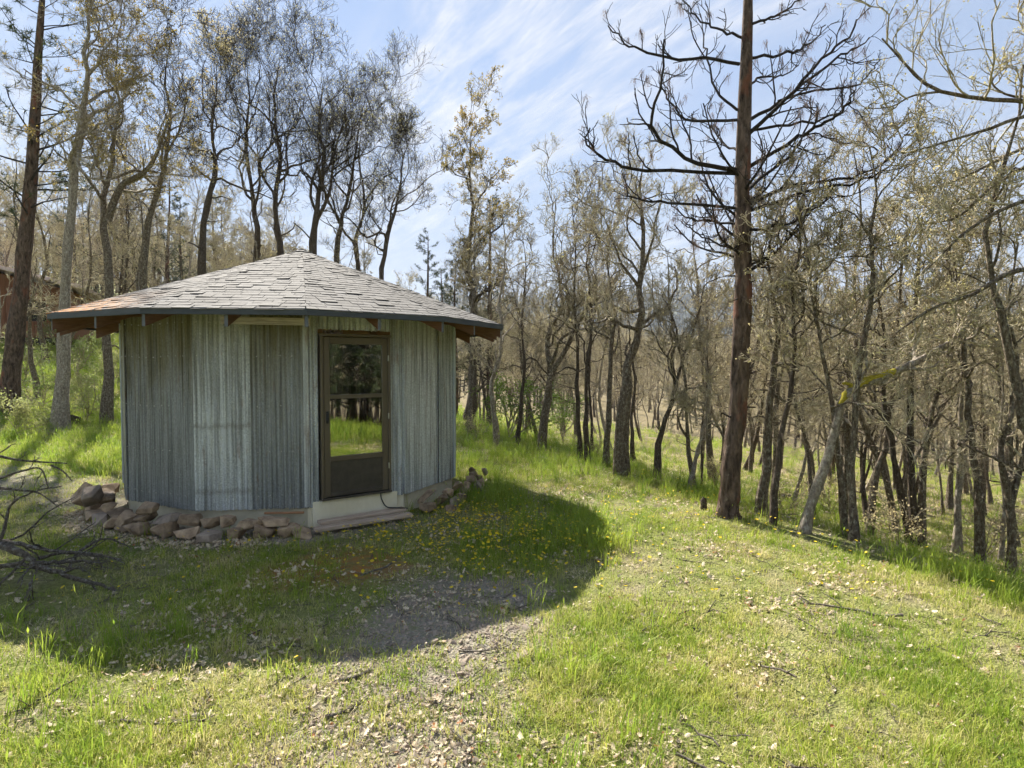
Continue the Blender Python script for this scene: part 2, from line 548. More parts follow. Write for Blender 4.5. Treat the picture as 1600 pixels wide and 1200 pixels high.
def ground_mat():
    m, nt, b, out = new_mat('ground')
    c = wpos(nt)
    at = nt.nodes.new('ShaderNodeAttribute'); at.attribute_name = 'gravel'
    am = nt.nodes.new('ShaderNodeAttribute'); am.attribute_name = 'moss'
    n1 = noise(nt, c, 1.3, 6, 0.65)
    n2 = noise(nt, c, 22, 6, 0.7)
    n3 = noise(nt, c, 70, 4, 0.7)
    soil = ramp(nt, n2, [(0.3, (0.12, 0.10, 0.065)), (0.5, (0.25, 0.215, 0.135)), (0.75, (0.46, 0.40, 0.27))]).outputs[0]
    turf = ramp(nt, n2, [(0.3, (0.09, 0.115, 0.025)), (0.7, (0.25, 0.27, 0.07))]).outputs[0]
    col = mix_rgb(nt, ramp(nt, n1, [(0.30, 0.0), (0.52, 0.85)]).outputs[0], soil, turf)
    vor = nt.nodes.new('ShaderNodeTexVoronoi'); vor.inputs['Scale'].default_value = 55
    nt.links.new(c, vor.inputs['Vector'])
    gv = mix_rgb(nt, 0.5, ramp(nt, n3, [(0.3, (0.14, 0.12, 0.10)), (0.7, (0.38, 0.34, 0.29))]).outputs[0], ramp(nt, vor.outputs['Color'], [(0.0, (0.13, 0.115, 0.095)), (1.0, (0.40, 0.36, 0.31))]).outputs[0])
    gf = math_n(nt, 'MULTIPLY', at.outputs['Fac'], ramp(nt, noise(nt, c, 5, 5, 0.7), [(0.3, 0.35), (0.55, 1.0)]).outputs[0])
    col = mix_rgb(nt, gf, col, gv)
    mf = math_n(nt, 'MULTIPLY', am.outputs['Fac'], ramp(nt, noise(nt, c, 9, 5, 0.7), [(0.35, 0.0), (0.6, 1.0)]).outputs[0])
    col = mix_rgb(nt, mf, col, (0.30, 0.15, 0.045))
    aw = nt.nodes.new('ShaderNodeAttribute'); aw.attribute_name = 'wood'
    col = mix_rgb(nt, aw.outputs['Fac'], col, ramp(nt, n2, [(0.3, (0.10, 0.075, 0.045)), (0.7, (0.33, 0.26, 0.16))]).outputs[0])
    nt.links.new(col, b.inputs['Base Color'])
    b.inputs['Roughness'].default_value = 0.95
    b.inputs['Specular IOR Level'].default_value = 0.15
    h = math_n(nt, 'ADD', math_n(nt, 'MULTIPLY', n2, 1.0), math_n(nt, 'MULTIPLY', vor.outputs['Distance'], 0.6))
    bump(nt, b, h, 0.9, 0.03)
    return m


M['ground'] = ground_mat()
M['hill'] = mat_simple('hill', (0.03, 0.045, 0.02), (0.075, 0.085, 0.045), 0.95, 0.01, (1, 1, 1), 0)

# ------------------------------------------------------------------ ground
SC = np.array((-3.36, 9.29))          # centre of the shed


def seg_dist(x, y, a, b):
    a = np.array(a); b = np.array(b)
    d = b - a
    t = np.clip(((x - a[0]) * d[0] + (y - a[1]) * d[1]) / (d @ d), 0, 1)
    return np.hypot(x - a[0] - t * d[0], y - a[1] - t * d[1])


def gravel_mask(x, y):
    d = seg_dist(x, y, (-1.2, 1.4), (-0.35, 5.0)) + 0.5 * (fbm(x * 1.6, y * 1.6) - 0.47)
    m = sstep(0.9, 0.35, d) * 0.9
    r = np.hypot(x - SC[0], y - SC[1])
    th = np.degrees(np.arctan2(x - SC[0], -(y - SC[1])))
    ring = sstep(3.25, 2.9, r + 0.5 * (fbm(x * 2, y * 2 + 8) - 0.47)) * sstep(-95, -75, th) * sstep(60, 30, th)
    left = sstep(1.0, 0.5, seg_dist(x, y, (-6.6, 8.6), (-9.5, 10.5)) + 0.5 * (fbm(x * 2, y * 2) - .47)) * 0.7
    return np.maximum(np.maximum(m, ring * 0.85), left)


def moss_mask(x, y):
    return sstep(0.8, 0.3, np.hypot((x + 1.8) / 1.4, y - 5.6) + 0.5 * (fbm(x * 2.2 + 5, y * 2.2) - 0.47))


n = 321
tt = np.linspace(-1, 1, n)
gx = 2.92 * np.sinh(7 * tt)
gy = 5.5 + 2.92 * np.sinh(7 * tt)
X, Y = np.meshgrid(gx, gy)
V = np.stack([X.ravel(), Y.ravel(), gz(X.ravel(), Y.ravel())], 1)
I = np.arange(n * n).reshape(n, n)
Fq = np.stack([I[:-1, :-1], I[:-1, 1:], I[1:, 1:], I[1:, :-1]], -1).reshape(-1, 4)
gm = np_mesh('ground', V, [Fq], M['ground'])
def wood_mask(x, y):
    s = 0.926 * x + 0.378 * y - 5.9
    return sstep(3.5, 9, s + 3 * (fbm(x * 0.4, y * 0.4) - 0.47)) * 0.8


for nm, fn in (('gravel', gravel_mask), ('moss', moss_mask), ('wood', wood_mask)):
    a = gm.attributes.new(nm, 'FLOAT', 'POINT')
    a.data.foreach_set('value', fn(V[:, 0], V[:, 1]).astype(np.float32))
tag(obj('ground', gm), kind='structure')

# far wooded hills
ha = np.radians(np.linspace(-75, 62, 150))
hd = np.linspace(620, 1450, 28)
HA, HD = np.meshgrid(ha, hd)
Xh, Yh = HD * np.sin(HA), HD * np.cos(HA)


def hz(x, y):
    d = np.hypot(x, y); a = np.degrees(np.arctan2(x, y))
    prof = np.exp(-((d - 1080) / 250) ** 2)
    hh = 112 + 26 * (fbm(a * 0.09 + 4, d * 0.001 + 3) - 0.47) - 1.0 * np.clip(a - 22, 0, 60) * 0.4
    ridge2 = 62 * np.exp(-((d - 780) / 90) ** 2) * (0.55 + 0.9 * (fbm(a * 0.12 + 31, d * 0.002) - 0.3))
    return -5 + np.maximum(prof * hh, ridge2) + 14 * (fbm(x * 0.012, y * 0.012) - 0.47)


Vh = np.stack([Xh.ravel(), Yh.ravel(), hz(Xh.ravel(), Yh.ravel())], 1)
I = np.arange(Vh.shape[0]).reshape(HA.shape)
Fh = np.stack([I[:-1, :-1], I[:-1, 1:], I[1:, 1:], I[1:, :-1]], -1).reshape(-1, 4)
tag(obj('hills', np_mesh('hills', Vh, [Fh], M['hill'])), kind='structure')


# ------------------------------------------------------------------ scatter of stuff with geometry nodes
def scatter(name, pts, rot, scl, pid, protos, label, cat):
    me = bpy.data.meshes.new(name)
    me.vertices.add(len(pts))
    me.vertices.foreach_set('co', np.ascontiguousarray(pts, dtype=np.float32).ravel())
    for nm, ty, dat, key in (('rot', 'FLOAT_VECTOR', rot, 'vector'), ('scl', 'FLOAT_VECTOR', scl, 'vector')):
        a = me.attributes.new(nm, ty, 'POINT')
        a.data.foreach_set(key, np.ascontiguousarray(dat, dtype=np.float32).ravel())
    a = me.attributes.new('pid', 'INT', 'POINT')
    a.data.foreach_set('value', np.ascontiguousarray(pid, dtype=np.int32))
    kit = bpy.data.collections.new(name + '_kit')
    for i, pm in enumerate(protos):
        kit.objects.link(bpy.data.objects.new('%s_kit_%02d' % (name, i), pm))
    ng = bpy.data.node_groups.new(name, 'GeometryNodeTree')
    ng.interface.new_socket('Geometry', in_out='INPUT', socket_type='NodeSocketGeometry')
    ng.interface.new_socket('Geometry', in_out='OUTPUT', socket_type='NodeSocketGeometry')
    gi = ng.nodes.new('NodeGroupInput'); go = ng.nodes.new('NodeGroupOutput')
    ci = ng.nodes.new('GeometryNodeCollectionInfo')
    ci.inputs['Collection'].default_value = kit
    ci.inputs['Separate Children'].default_value = True
    ci.inputs['Reset Children'].default_value = True
    ip = ng.nodes.new('GeometryNodeInstanceOnPoints')
    ip.inputs['Pick Instance'].default_value = True
    for nm, ty, sock in (('rot', 'FLOAT_VECTOR', 'Rotation'), ('scl', 'FLOAT_VECTOR', 'Scale'), ('pid', 'INT', 'Instance Index')):
        na = ng.nodes.new('GeometryNodeInputNamedAttribute')
        na.data_type = ty
        na.inputs['Name'].default_value = nm
        ng.links.new(na.outputs['Attribute'], ip.inputs[sock])
    ng.links.new(gi.outputs[0], ip.inputs['Points'])
    ng.links.new(ci.outputs[0], ip.inputs['Instance'])
    ng.links.new(ip.outputs[0], go.inputs[0])
    o = obj(name, me)
    md = o.modifiers.new('scatter', 'NODES')
    md.node_group = ng
    return tag(o, label, cat, kind='stuff')


# ------------------------------------------------------------------ tubes and growth
def unit(v):
    return v / np.maximum(np.linalg.norm(v, axis=-1, keepdims=True), 1e-9)


def tubes(Pp, R, sides, rg, flare=None):
    N, K, _ = Pp.shape
    T = np.empty_like(Pp)
    T[:, 1:-1] = Pp[:, 2:] - Pp[:, :-2]
    T[:, 0] = Pp[:, 1] - Pp[:, 0]
    T[:, -1] = Pp[:, -1] - Pp[:, -2]
    T = unit(T)
    mean = unit(Pp[:, -1] - Pp[:, 0])
    rv = rg.normal(size=(N, 3))
    ref = unit(rv - (rv * mean).sum(-1, keepdims=True) * mean)[:, None, :]
    A = unit(np.cross(T, ref))
    B = np.cross(T, A)
    th = np.arange(sides) * 2 * np.pi / sides
    ring = A[:, :, None, :] * np.cos(th)[None, None, :, None] + B[:, :, None, :] * np.sin(th)[None, None, :, None]
    rad = R[:, :, None, None]
    if flare is not None:
        rad = rad * flare[..., None]
    Vv = Pp[:, :, None, :] + ring * rad
    idx = np.arange(N * K * sides).reshape(N, K, sides)
    a = idx[:, :-1, :]; b = np.roll(a, -1, 2); d = idx[:, 1:, :]; c = np.roll(d, -1, 2)
    return Vv.reshape(-1, 3), np.stack([a, b, c, d], -1).reshape(-1, 4)


def merge(parts):
    Vs, Fs, o = [], [], 0
    for v, f in parts:
        Vs.append(v); Fs.append(f + o); o += len(v)
    return np.concatenate(Vs), np.concatenate(Fs)


def spline(pts, K):
    """Catmull-Rom through the points, K samples"""
    p = np.asarray(pts, float)
    p = np.vstack([2 * p[0] - p[1], p, 2 * p[-1] - p[-2]])
    m = len(p) - 3
    t = np.linspace(0, m - 1e-6, K)
    i = t.astype(int); u = (t - i)[:, None]
    a, b, c, d = p[i], p[i + 1], p[i + 2], p[i + 3]
    return 0.5 * ((2 * b) + (-a + c) * u + (2 * a - 5 * b + 4 * c - d) * u ** 2 + (-a + 3 * b - 3 * c + d) * u ** 3)


def grow(rg, Pp, R, n, t01, ang, lenf, K, gn, up, rf, rmin, taper=0.4, up0=0.0, tfall=0.4):
    N, Kp, _ = Pp.shape
    L = np.linalg.norm(np.diff(Pp, axis=1), axis=2).sum(1)
    pi = np.repeat(np.arange(N), n)
    t = t01[0] + (t01[1] - t01[0]) * ((np.tile(np.arange(n), N) + rg.random(N * n)) / n)
    f = t * (Kp - 1)
    k = np.minimum(f.astype(int), Kp - 2)
    w = (f - k)[:, None]
    base = Pp[pi, k] * (1 - w) + Pp[pi, k + 1] * w
    T = unit(Pp[pi, k + 1] - Pp[pi, k])
    rad = R[pi, k] * (1 - w[:, 0]) + R[pi, k + 1] * w[:, 0]
    rv = rg.normal(size=(N * n, 3))
    rv = unit(rv - (rv * T).sum(-1, keepdims=True) * T)
    a = rg.uniform(ang[0], ang[1], N * n)[:, None]
    d = np.cos(a) * T + np.sin(a) * rv
    d[:, 2] += up0
    d = unit(d)
    ln_ = L[pi] * rg.uniform(lenf[0], lenf[1], N * n) * (1 - tfall * t)
    step = (ln_ / (K - 1))[:, None]
    pts = np.empty((N * n, K, 3))
    pts[:, 0] = base
    for j in range(1, K):
        d = d + gn * rg.normal(size=d.shape)
        d[:, 2] += up
        d = unit(d)
        pts[:, j] = pts[:, j - 1] + d * step
    r0 = np.maximum(rad * rf * rg.uniform(0.75, 1.1, N * n), rmin)
    Rn = r0[:, None] * np.linspace(1, taper, K)[None]
    Rn = np.maximum(Rn, rmin * 0.6)
    return pts, Rn


def leaves(rg, pos, per, size, spread, elong=1.5):
    """small pointed leaves round each position: one quad each"""
    p = np.repeat(pos, per, 0)
    N = len(p)
    p = p + rg.normal(size=(N, 3)) * spread
    d = unit(rg.normal(size=(N, 3)) + np.array((0, 0, 0.25)))
    rv = rg.normal(size=(N, 3))
    s = unit(np.cross(d, rv))
    ln_ = size * rg.uniform(0.6, 1.3, N)[:, None]
    nrm = np.cross(d, s)
    v = np.stack([p, p + d * ln_ * 0.5 + s * ln_ * 0.5 / elong + nrm * ln_ * .1, p + d * ln_, p + d * ln_ * 0.5 - s * ln_ * 0.5 / elong + nrm * ln_ * .1], 1)
    f = np.arange(N * 4).reshape(N, 4)
    return v.reshape(-1, 3), f


def oak_meshes(name, seed, path, r0, r1=0.008, limbs=(), nl=8, t_limb=(0.38, 0.98), limb_len=(0.28, 0.5), gn=0.32, up=0.06,
               mats=('oak_bark', 'twig', 'bud'), n2=6, n3=6, n4=5, n5=2, bud=2, bud_size=0.045, rt=0.0045, ang=(0.5, 1.15), sides=9, K=18, fork=True):
    """path in local coordinates, base at the origin. Returns meshes for trunk, crown, foliage."""
    rg = np.random.default_rng(seed)
    pth = spline(path, K)
    H = np.linalg.norm(np.diff(pth, axis=0), axis=1).sum()
    wob = rg.normal(size=pth.shape) * r0 * 0.18
    wob[0] = 0
    pth = pth + wob
    u = np.linspace(0, 1, K)
    Rt = r0 + (r1 - r0) * u ** 0.85
    Rt = Rt * (1 + 0.09 * rg.normal(size=K))
    fl = 1 + 0.45 * np.exp(-u * 26)
    Rt = Rt * fl
    TP, TR = pth[None], Rt[None]
    pr = 1 + 0.09 * rg.normal(size=(1, K, sides))
    # sink the foot a little
    TP = TP.copy(); TP[0, 0, 2] -= 0.12
    parts = [tubes(TP, TR, sides, rg, pr)]
    lim_P, lim_R = grow(rg, TP, TR, nl, t_limb, ang, limb_len, 11, gn, up, 0.62, 0.012, 0.3, 0.12, 0.45)
    if len(limbs):
        ex = np.stack([spline(l[0], 11) for l in limbs])
        exr = np.stack([np.linspace(l[1], l[1] * 0.3, 11) for l in limbs])
        lim_P = np.concatenate([lim_P, ex]) if nl else ex
        lim_R = np.concatenate([lim_R, exr]) if nl else exr
    parts.append(tubes(lim_P, lim_R, 6, rg))
    # knots and stubs low on the trunk
    stP, stR = grow(rg, TP, TR, 5, (0.12, 0.6), (0.8, 1.4), (0.03, 0.12), 5, 0.4, 0.0, 0.3, 0.01, 0.5)
    parts.append(tubes(stP, stR, 5, rg))
    trunk = np_mesh(name + '_trunk', *[(v, [f]) for v, f in [merge(parts)]][0], M[mats[0]])
    allP = np.concatenate([lim_P, grow(rg, TP, TR, 1, (0.9, 1.0), (0.1, 0.5), (0.2, 0.3), 11, gn, 0.1, 0.8, 0.012, 0.3)[0]])
    allR = np.concatenate([lim_R, np.tile(np.linspace(r1, r1 * 0.3, 11), (1, 1))])
    b2P, b2R = grow(rg, allP, allR, n2, (0.22, 1.0), (0.45, 1.15), (0.38, 0.7), 7, gn * 0.95, up + 0.03, 0.62, 0.009, 0.4, 0.1)
    b3P, b3R = grow(rg, b2P, b2R, n3, (0.2, 1.0), (0.4, 1.1), (0.4, 0.78), 4, gn * 0.85, up + 0.06, 0.6, 0.0062, 0.45, 0.1)
    b4P, b4R = grow(rg, b3P, b3R, n4, (0.2, 1.0), (0.4, 1.1), (0.45, 0.95), 3, gn * 0.6, up + 0.08, 0.62, rt, 0.5, 0.12)
    cr = [tubes(b2P, b2R, 4, rg), tubes(b3P, b3R, 3, rg), tubes(b4P, b4R, 3, rg)]
    tips = b4P[:, -1]
    if n5:
        b5P, b5R = grow(rg, b4P, b4R, n5, (0.3, 1.0), (0.4, 1.1), (0.4, 0.8), 2, gn, up, 0.7, rt * 0.8, 0.6)
        cr.append(tubes(b5P, b5R, 3, rg))
        tips = np.concatenate([tips, b5P[:, -1]])
    crown = np_mesh(name + '_crown', *[(v, [f]) for v, f in [merge(cr)]][0], M[mats[1]])
    fol = None
    if bud:
        keep = rg.random(len(tips)) < min(1, bud / 2)
        v, f = leaves(rg, tips[keep], 3, bud_size, bud_size * 0.3)
        fol = np_mesh(name + '_foliage', v, [f], M[mats[2]], smooth=False)
    return trunk, crown, fol


def place_tree(name, meshes, loc, rz=0.0, scale=1.0, label=None, cat='tree', group=None):
    e = empty(name, loc, rz)
    e.scale = (scale,) * 3 if np.isscalar(scale) else scale
    tr = obj('trunk', meshes[0], e)
    cr = obj('crown', meshes[1], e)
    if meshes[2] is not None:
        obj('foliage', meshes[2], cr)
    return tag(e, label, cat, group)


# ------------------------------------------------------------------ the shed
TH0, RW, RR = 20.5, 2.5, 3.25
RTH0 = 20.5
DTH = TH0 + 15                       # the facet that holds the door
Z_WB, Z_WT = 0.26, 2.60             # wall sheets bottom / top
Z_EAVE, Z_APEX = 2.60, 3.83
shed = empty('shed', (SC[0], SC[1], 0))
tag(shed, 'twelve-sided shed of rusty corrugated metal sheets with shallow grey shingle roof', 'shed')


def plan(th, r):
    t = math.radians(th)
    return np.array((r * math.sin(t), -r * math.cos(t)))


def facet(thc):
    t = math.radians(thc)
    return np.array((math.cos(t), math.sin(t))), np.array((math.sin(t), -math.cos(t)))   # tangent (left to right), outward normal


APO, HWD = RW * math.cos(math.radians(15)), RW * math.sin(math.radians(15))


def corrugated(name, w, h, pitch, amp, mat, seed):
    rg = np.random.default_rng(seed)
    nu = max(6, int(w / pitch * 8)); nv = 14
    u = np.linspace(-w / 2, w / 2, nu); v = np.linspace(0, h, nv)
    U, Vv = np.meshgrid(u, v)
    dent = 0.006 * (fbm(U * 3 + seed * 7, Vv * 1.7 + seed) - 0.47)
    depth = amp * np.cos(2 * np.pi * U / pitch + seed) + dent
    bot = 0.006 * rg.normal(size=nu)
    Vv = Vv + (1 - Vv / h) * bot[None]
    front = np.stack([U.ravel(), -depth.ravel(), Vv.ravel()], 1)
    Vt = front
    I = np.arange(nu * nv).reshape(nv, nu)
    f = np.stack([I[:-1, :-1], I[:-1, 1:], I[1:, 1:], I[1:, :-1]], -1).reshape(-1, 4)
    back = front + np.array((0, 0.0015, 0))
    fb = f[:, ::-1] + nu * nv
    return np_mesh(name, np.vstack([front, back]), [np.vstack([f, fb])], mat)


def sheet_on(thc, u0, u1, z0, z1, pitch, mat, seed, off=0.0, amp=None):
    T, N = facet(thc)
    me = corrugated('wall_sheet', u1 - u0 + 0.006, z1 - z0, pitch, amp if amp else min(0.009, pitch * 0.16), mat, seed)
    c = T * (u0 + u1) / 2 + N * (APO + off)
    return obj('wall_sheet', me, shed, (c[0], c[1], z0), (0, 0, math.radians(thc)))


DU0, DU1, DZ0, DZ1 = -0.49, 0.42, 0.335, 2.385       # storm door on the 37.5 degree facet
seed = 1
for k in range(12):
    thc = TH0 + 15 + 30 * k
    a = ((thc + 180) % 360) - 180
    if abs(a - DTH) < 1:
        sheet_on(a, -HWD, DU0 - 0.02, Z_WB, Z_WT, 0.068, M['galv_door'], 51, 0.004)
        sheet_on(a, DU0 - 0.02, DU1 + 0.02, DZ1 + 0.05, Z_WT, 0.068, M['galv_door'], 52, 0.002)
        sheet_on(a, DU1 + 0.02, HWD, Z_WB, Z_WT, 0.068, M['galv_door'], 53, 0.004)
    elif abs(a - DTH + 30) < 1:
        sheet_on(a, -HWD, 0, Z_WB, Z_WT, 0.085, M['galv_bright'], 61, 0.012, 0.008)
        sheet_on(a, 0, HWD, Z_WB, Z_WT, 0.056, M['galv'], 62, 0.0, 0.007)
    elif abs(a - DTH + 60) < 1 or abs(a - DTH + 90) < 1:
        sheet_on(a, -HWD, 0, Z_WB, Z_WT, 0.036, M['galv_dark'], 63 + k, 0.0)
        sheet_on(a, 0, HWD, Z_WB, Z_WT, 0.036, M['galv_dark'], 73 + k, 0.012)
    else:
        sheet_on(a, -HWD, 0.18, Z_WB, Z_WT, 0.05, M['galv'] if k > 2 else M['galv_pale'], 83 + k, 0.0, 0.0045)
        sheet_on(a, 0.18, HWD, Z_WB, Z_WT, 0.05, M['galv'] if k > 2 else M['galv_door'], 93 + k, 0.012)

# corner strips: flat trim beside the right edge, narrow rusty strip left of the door
for th, w, mt, nm in ((TH0 + 60, 0.16, 'galv_blue', 'corner_board'), (TH0, 0.07, 'galv_door', 'corner_strip'), (TH0 + 30, 0.05, 'galv_door', 'corner_strip'), (TH0 + 90, 0.1, 'galv_blue', 'corner_board'), (TH0 - 60, 0.07, 'galv', 'corner_strip'), (TH0 - 90, 0.07, 'galv_blue', 'corner_board')):
    c = plan(th, RW + 0.004)
    rot = math.radians(th + (9 if th == TH0 + 60 else 0))
    o = obj(nm, boxes(nm, [((0, 0, (Z_WT - Z_WB) / 2), (w, 0.022, Z_WT - Z_WB - 0.01), None)], M[mt], 0.004), shed, (c[0], c[1], Z_WB + 0.004), (0, 0, rot))

# screws (tiny, one part)
lst = []
for k in range(-3, 4):
    a = TH0 + 15 + 30 * k
    T, N = facet(a)
    for z in (0.42, 0.95, 1.5, 2.1, 2.5):
        for u in np.arange(-0.6, 0.61, 0.136):
            if abs(a - DTH) < 1 and DU0 - 0.04 < u < DU1 + 0.04:
                continue
            c = T * u + N * (APO + 0.014)
            lst.append(((c[0], c[1], z + 0.01 * math.sin(u * 40)), (0.009, 0.009, 0.009), None))
o = obj('screw', boxes('screw', lst, M['screw']), shed)
o['kind'] = 'stuff'

# cream painted foundation band, set back a little, facet by facet; under the door it stands proud as a sill
for k in range(12):
    a = TH0 + 15 + 30 * k
    T, N = facet(a)
    proud = abs(a - DTH) < 1
    r = APO + (0.012 if proud else -0.03)
    c = N * (r - 0.04)
    w = 2 * HWD * 0.985
    h = 0.345 if proud else 0.32
    if proud:
        obj('foundation', boxes('foundation', [((0, 0, h / 2 - 0.06), (DU1 - DU0 + 0.2, 0.10, h - 0.005), None)], M['cream'], 0.006), shed, (c[0] - T[0] * 0.035, c[1] - T[1] * 0.035, 0.04), (0, 0, math.radians(a)))
    obj('foundation', boxes('foundation', [((0, 0, 0.09), (w, 0.07, 0.40), None)], M['cream'] if proud else M['concrete'], 0.006), shed, tuple(N * (APO - 0.075)) + (0.0,), (0, 0, math.radians(a)))

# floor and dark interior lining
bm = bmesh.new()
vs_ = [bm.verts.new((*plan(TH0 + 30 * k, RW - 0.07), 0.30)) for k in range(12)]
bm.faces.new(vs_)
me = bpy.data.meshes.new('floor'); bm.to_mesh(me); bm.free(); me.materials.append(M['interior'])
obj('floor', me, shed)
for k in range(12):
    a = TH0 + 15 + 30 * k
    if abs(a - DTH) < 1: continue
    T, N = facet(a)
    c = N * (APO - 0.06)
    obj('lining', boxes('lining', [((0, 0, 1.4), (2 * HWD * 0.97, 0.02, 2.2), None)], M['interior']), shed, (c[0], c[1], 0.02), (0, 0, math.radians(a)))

# door
T, N = facet(DTH)
door = empty('door', (0, 0, 0))
door.parent = shed
dc = T * (DU0 + DU1) / 2 + N * (APO + 0.02)
door.location = (dc[0], dc[1], DZ0)
door.rotation_euler = (0, 0, math.radians(DTH))
DW, DH = DU1 - DU0, DZ1 - DZ0
fw, ft = 0.035, 0.07
for s in (-1, 1):
    obj('door_jamb', boxes('door_jamb', [((s * (DW / 2 - fw / 2), 0.0, DH / 2), (fw, 0.075, DH), None)], M['bronze'], 0.004), door)
obj('door_head', boxes('door_head', [((0, -0.003, DH - fw / 2), (DW + 0.02, 0.08, fw), None)], M['bronze'], 0.004), door)
sw = DW - 2 * fw - 0.008           # leaf
st = 0.075
zk, zm = 0.045, 1.27
kick_top = 0.50
leaf = empty('door_leaf', (0, 0, 0)); leaf.parent = door; leaf.location = (0, -0.012, 0)
for s in (-1, 1):
    obj('stile', boxes('stile', [((s * (sw / 2 - st / 2), 0, DH / 2 - 0.005), (st, 0.034, DH - 0.075), None)], M['bronze'], 0.005), leaf)
obj('rail', boxes('rail', [((0, -0.001, DH - fw - 0.05), (sw - 2 * st, 0.033, 0.085), None)], M['bronze'], 0.005), leaf)
obj('rail', boxes('rail', [((0, -0.001, zm), (sw - 2 * st, 0.036, 0.05), None)], M['bronze'], 0.005), leaf)
obj('rail', boxes('rail', [((0, -0.001, kick_top), (sw - 2 * st, 0.036, 0.06), None)], M['bronze'], 0.005), leaf)
obj('rail', boxes('rail', [((0, -0.001, 0.06), (sw - 2 * st, 0.034, 0.05), None)], M['kick'], 0.005), leaf)
obj('kick_panel', boxes('kick_panel', [((0, 0.004, (0.085 + kick_top - 0.03) / 2), (sw - 2 * st, 0.016, kick_top - 0.115), None)], M['kick']), leaf)
obj('pane', boxes('pane', [((0, 0.004, (kick_top + 0.03 + zm - 0.025) / 2), (sw - 2 * st, 0.005, zm - kick_top - 0.055), None)], M['glass']), leaf)
obj('pane', boxes('pane', [((0, 0.009, (zm + 0.025 + DH - fw - 0.092) / 2), (sw - 2 * st, 0.005, DH - fw - 0.092 - zm - 0.025), None)], M['glass']), leaf)
obj('handle', boxes('handle', [((-sw / 2 + st / 2, -0.03, 1.02), (0.028, 0.022, 0.15), None), ((-sw / 2 + st / 2, -0.052, 1.03), (0.018, 0.03, 0.09), None)], M['black'], 0.005), leaf)
for z in (0.35, 1.0, 1.75):
    obj('hinge', boxes('hinge', [((DW / 2 - fw - 0.002, -0.045, z), (0.016, 0.016, 0.075), None)], M['screw'], 0.003), door)
obj('threshold', boxes('threshold', [((0, -0.005, 0.012), (DW, 0.11, 0.024), None)], M['kick'], 0.004), door)
# curtain inside the shed, seen through the upper pane
u = np.linspace(0, 1, 60); v = np.linspace(0, 1, 12)
U, Vv = np.meshgrid(u, v)
wid = 0.30 + 0.06 * np.cos(Vv * 3)
cx = U * wid
Vc = np.stack([(-0.36 + cx).ravel(), (0.16 + 0.03 * np.sin(U * 28 + Vv * 1.2)).ravel(), (1.25 + 0.85 * Vv).ravel()], 1)
I = np.arange(60 * 12).reshape(12, 60)
fc = np.stack([I[:-1, :-1], I[:-1, 1:], I[1:, 1:], I[1:, :-1]], -1).reshape(-1, 4)
curtain = obj('curtain', np_mesh('curtain', Vc, [fc], M['curtain']))
curtain.location = (SC[0] + dc[0], SC[1] + dc[1], DZ0)
curtain.rotation_euler = (0, 0, math.radians(DTH))
tag(curtain, 'pale curtain hanging inside the shed behind the upper door pane', 'curtain')

# roof: deck, rafters, fascia, shingles
roof = empty('roof', (0, 0, 0)); roof.parent = shed
slope = math.atan2(Z_APEX - Z_EAVE, RR * math.cos(math.radians(15)))
AR = RR * math.cos(math.radians(15)); HR = RR * math.sin(math.radians(15))
SL = math.hypot(AR, Z_APEX - Z_EAVE)
for k in range(12):
    a0 = RTH0 + 30 * k
    p0, p1 = plan(a0, RR), plan(a0 + 30, RR)
    Vd = np.array([(*p0, Z_EAVE - 0.02), (*p1, Z_EAVE - 0.02), (0, 0, Z_APEX - 0.02)])
    Vd = np.vstack([Vd, Vd - (0, 0, 0.018)])
    ff = np.array([[0, 1, 2], [5, 4, 3]])
    f4 = np.array([[0, 3, 4, 1], [1, 4, 5, 2], [2, 5, 3, 0]])
    obj('deck', np_mesh('deck', Vd, [ff, f4], M['deck'], False), roof)
    Tq, Nq = facet(a0 + 15)
    c = Nq * (AR + 0.012)
    obj('fascia', boxes('fascia', [((0, 0, 0), (2 * HR + 0.018, 0.022, 0.075), None)], M['fascia'], 0.003), roof, (c[0], c[1], Z_EAVE - 0.028), (0, 0, math.radians(a0 + 15)))
rz0 = Z_EAVE - 0.04
for k in range(24):
    a = RTH0 + 15 * k
    rad = RR - 0.02 if k % 2 == 0 else AR - 0.02
    L = rad - 0.25
    Nq = plan(a, 1.0)
    sl = math.atan2(Z_APEX - Z_EAVE, rad)
    # rafter in local frame: x outward
    x0, x1 = 0.25, rad
    zt = lambda x: Z_APEX - (Z_APEX - Z_EAVE) * x / rad - 0.042
    d = 0.15
    Vr = np.array([(x, y, zt(x) - dz) for x in (x0, x1) for y in (-0.019, 0.019) for dz in (0, d)])
    fr = np.array([[0, 1, 3, 2], [4, 6, 7, 5], [0, 4, 5, 1], [2, 3, 7, 6], [0, 2, 6, 4], [1, 5, 7, 3]])
    ob = obj('rafter', np_mesh('rafter', Vr, [fr], [M['rafter'], M['rafter_end']], False, [0, 1, 0, 0, 0, 0]), roof)
    ob.rotation_euler = (0, 0, math.radians(a - 90))

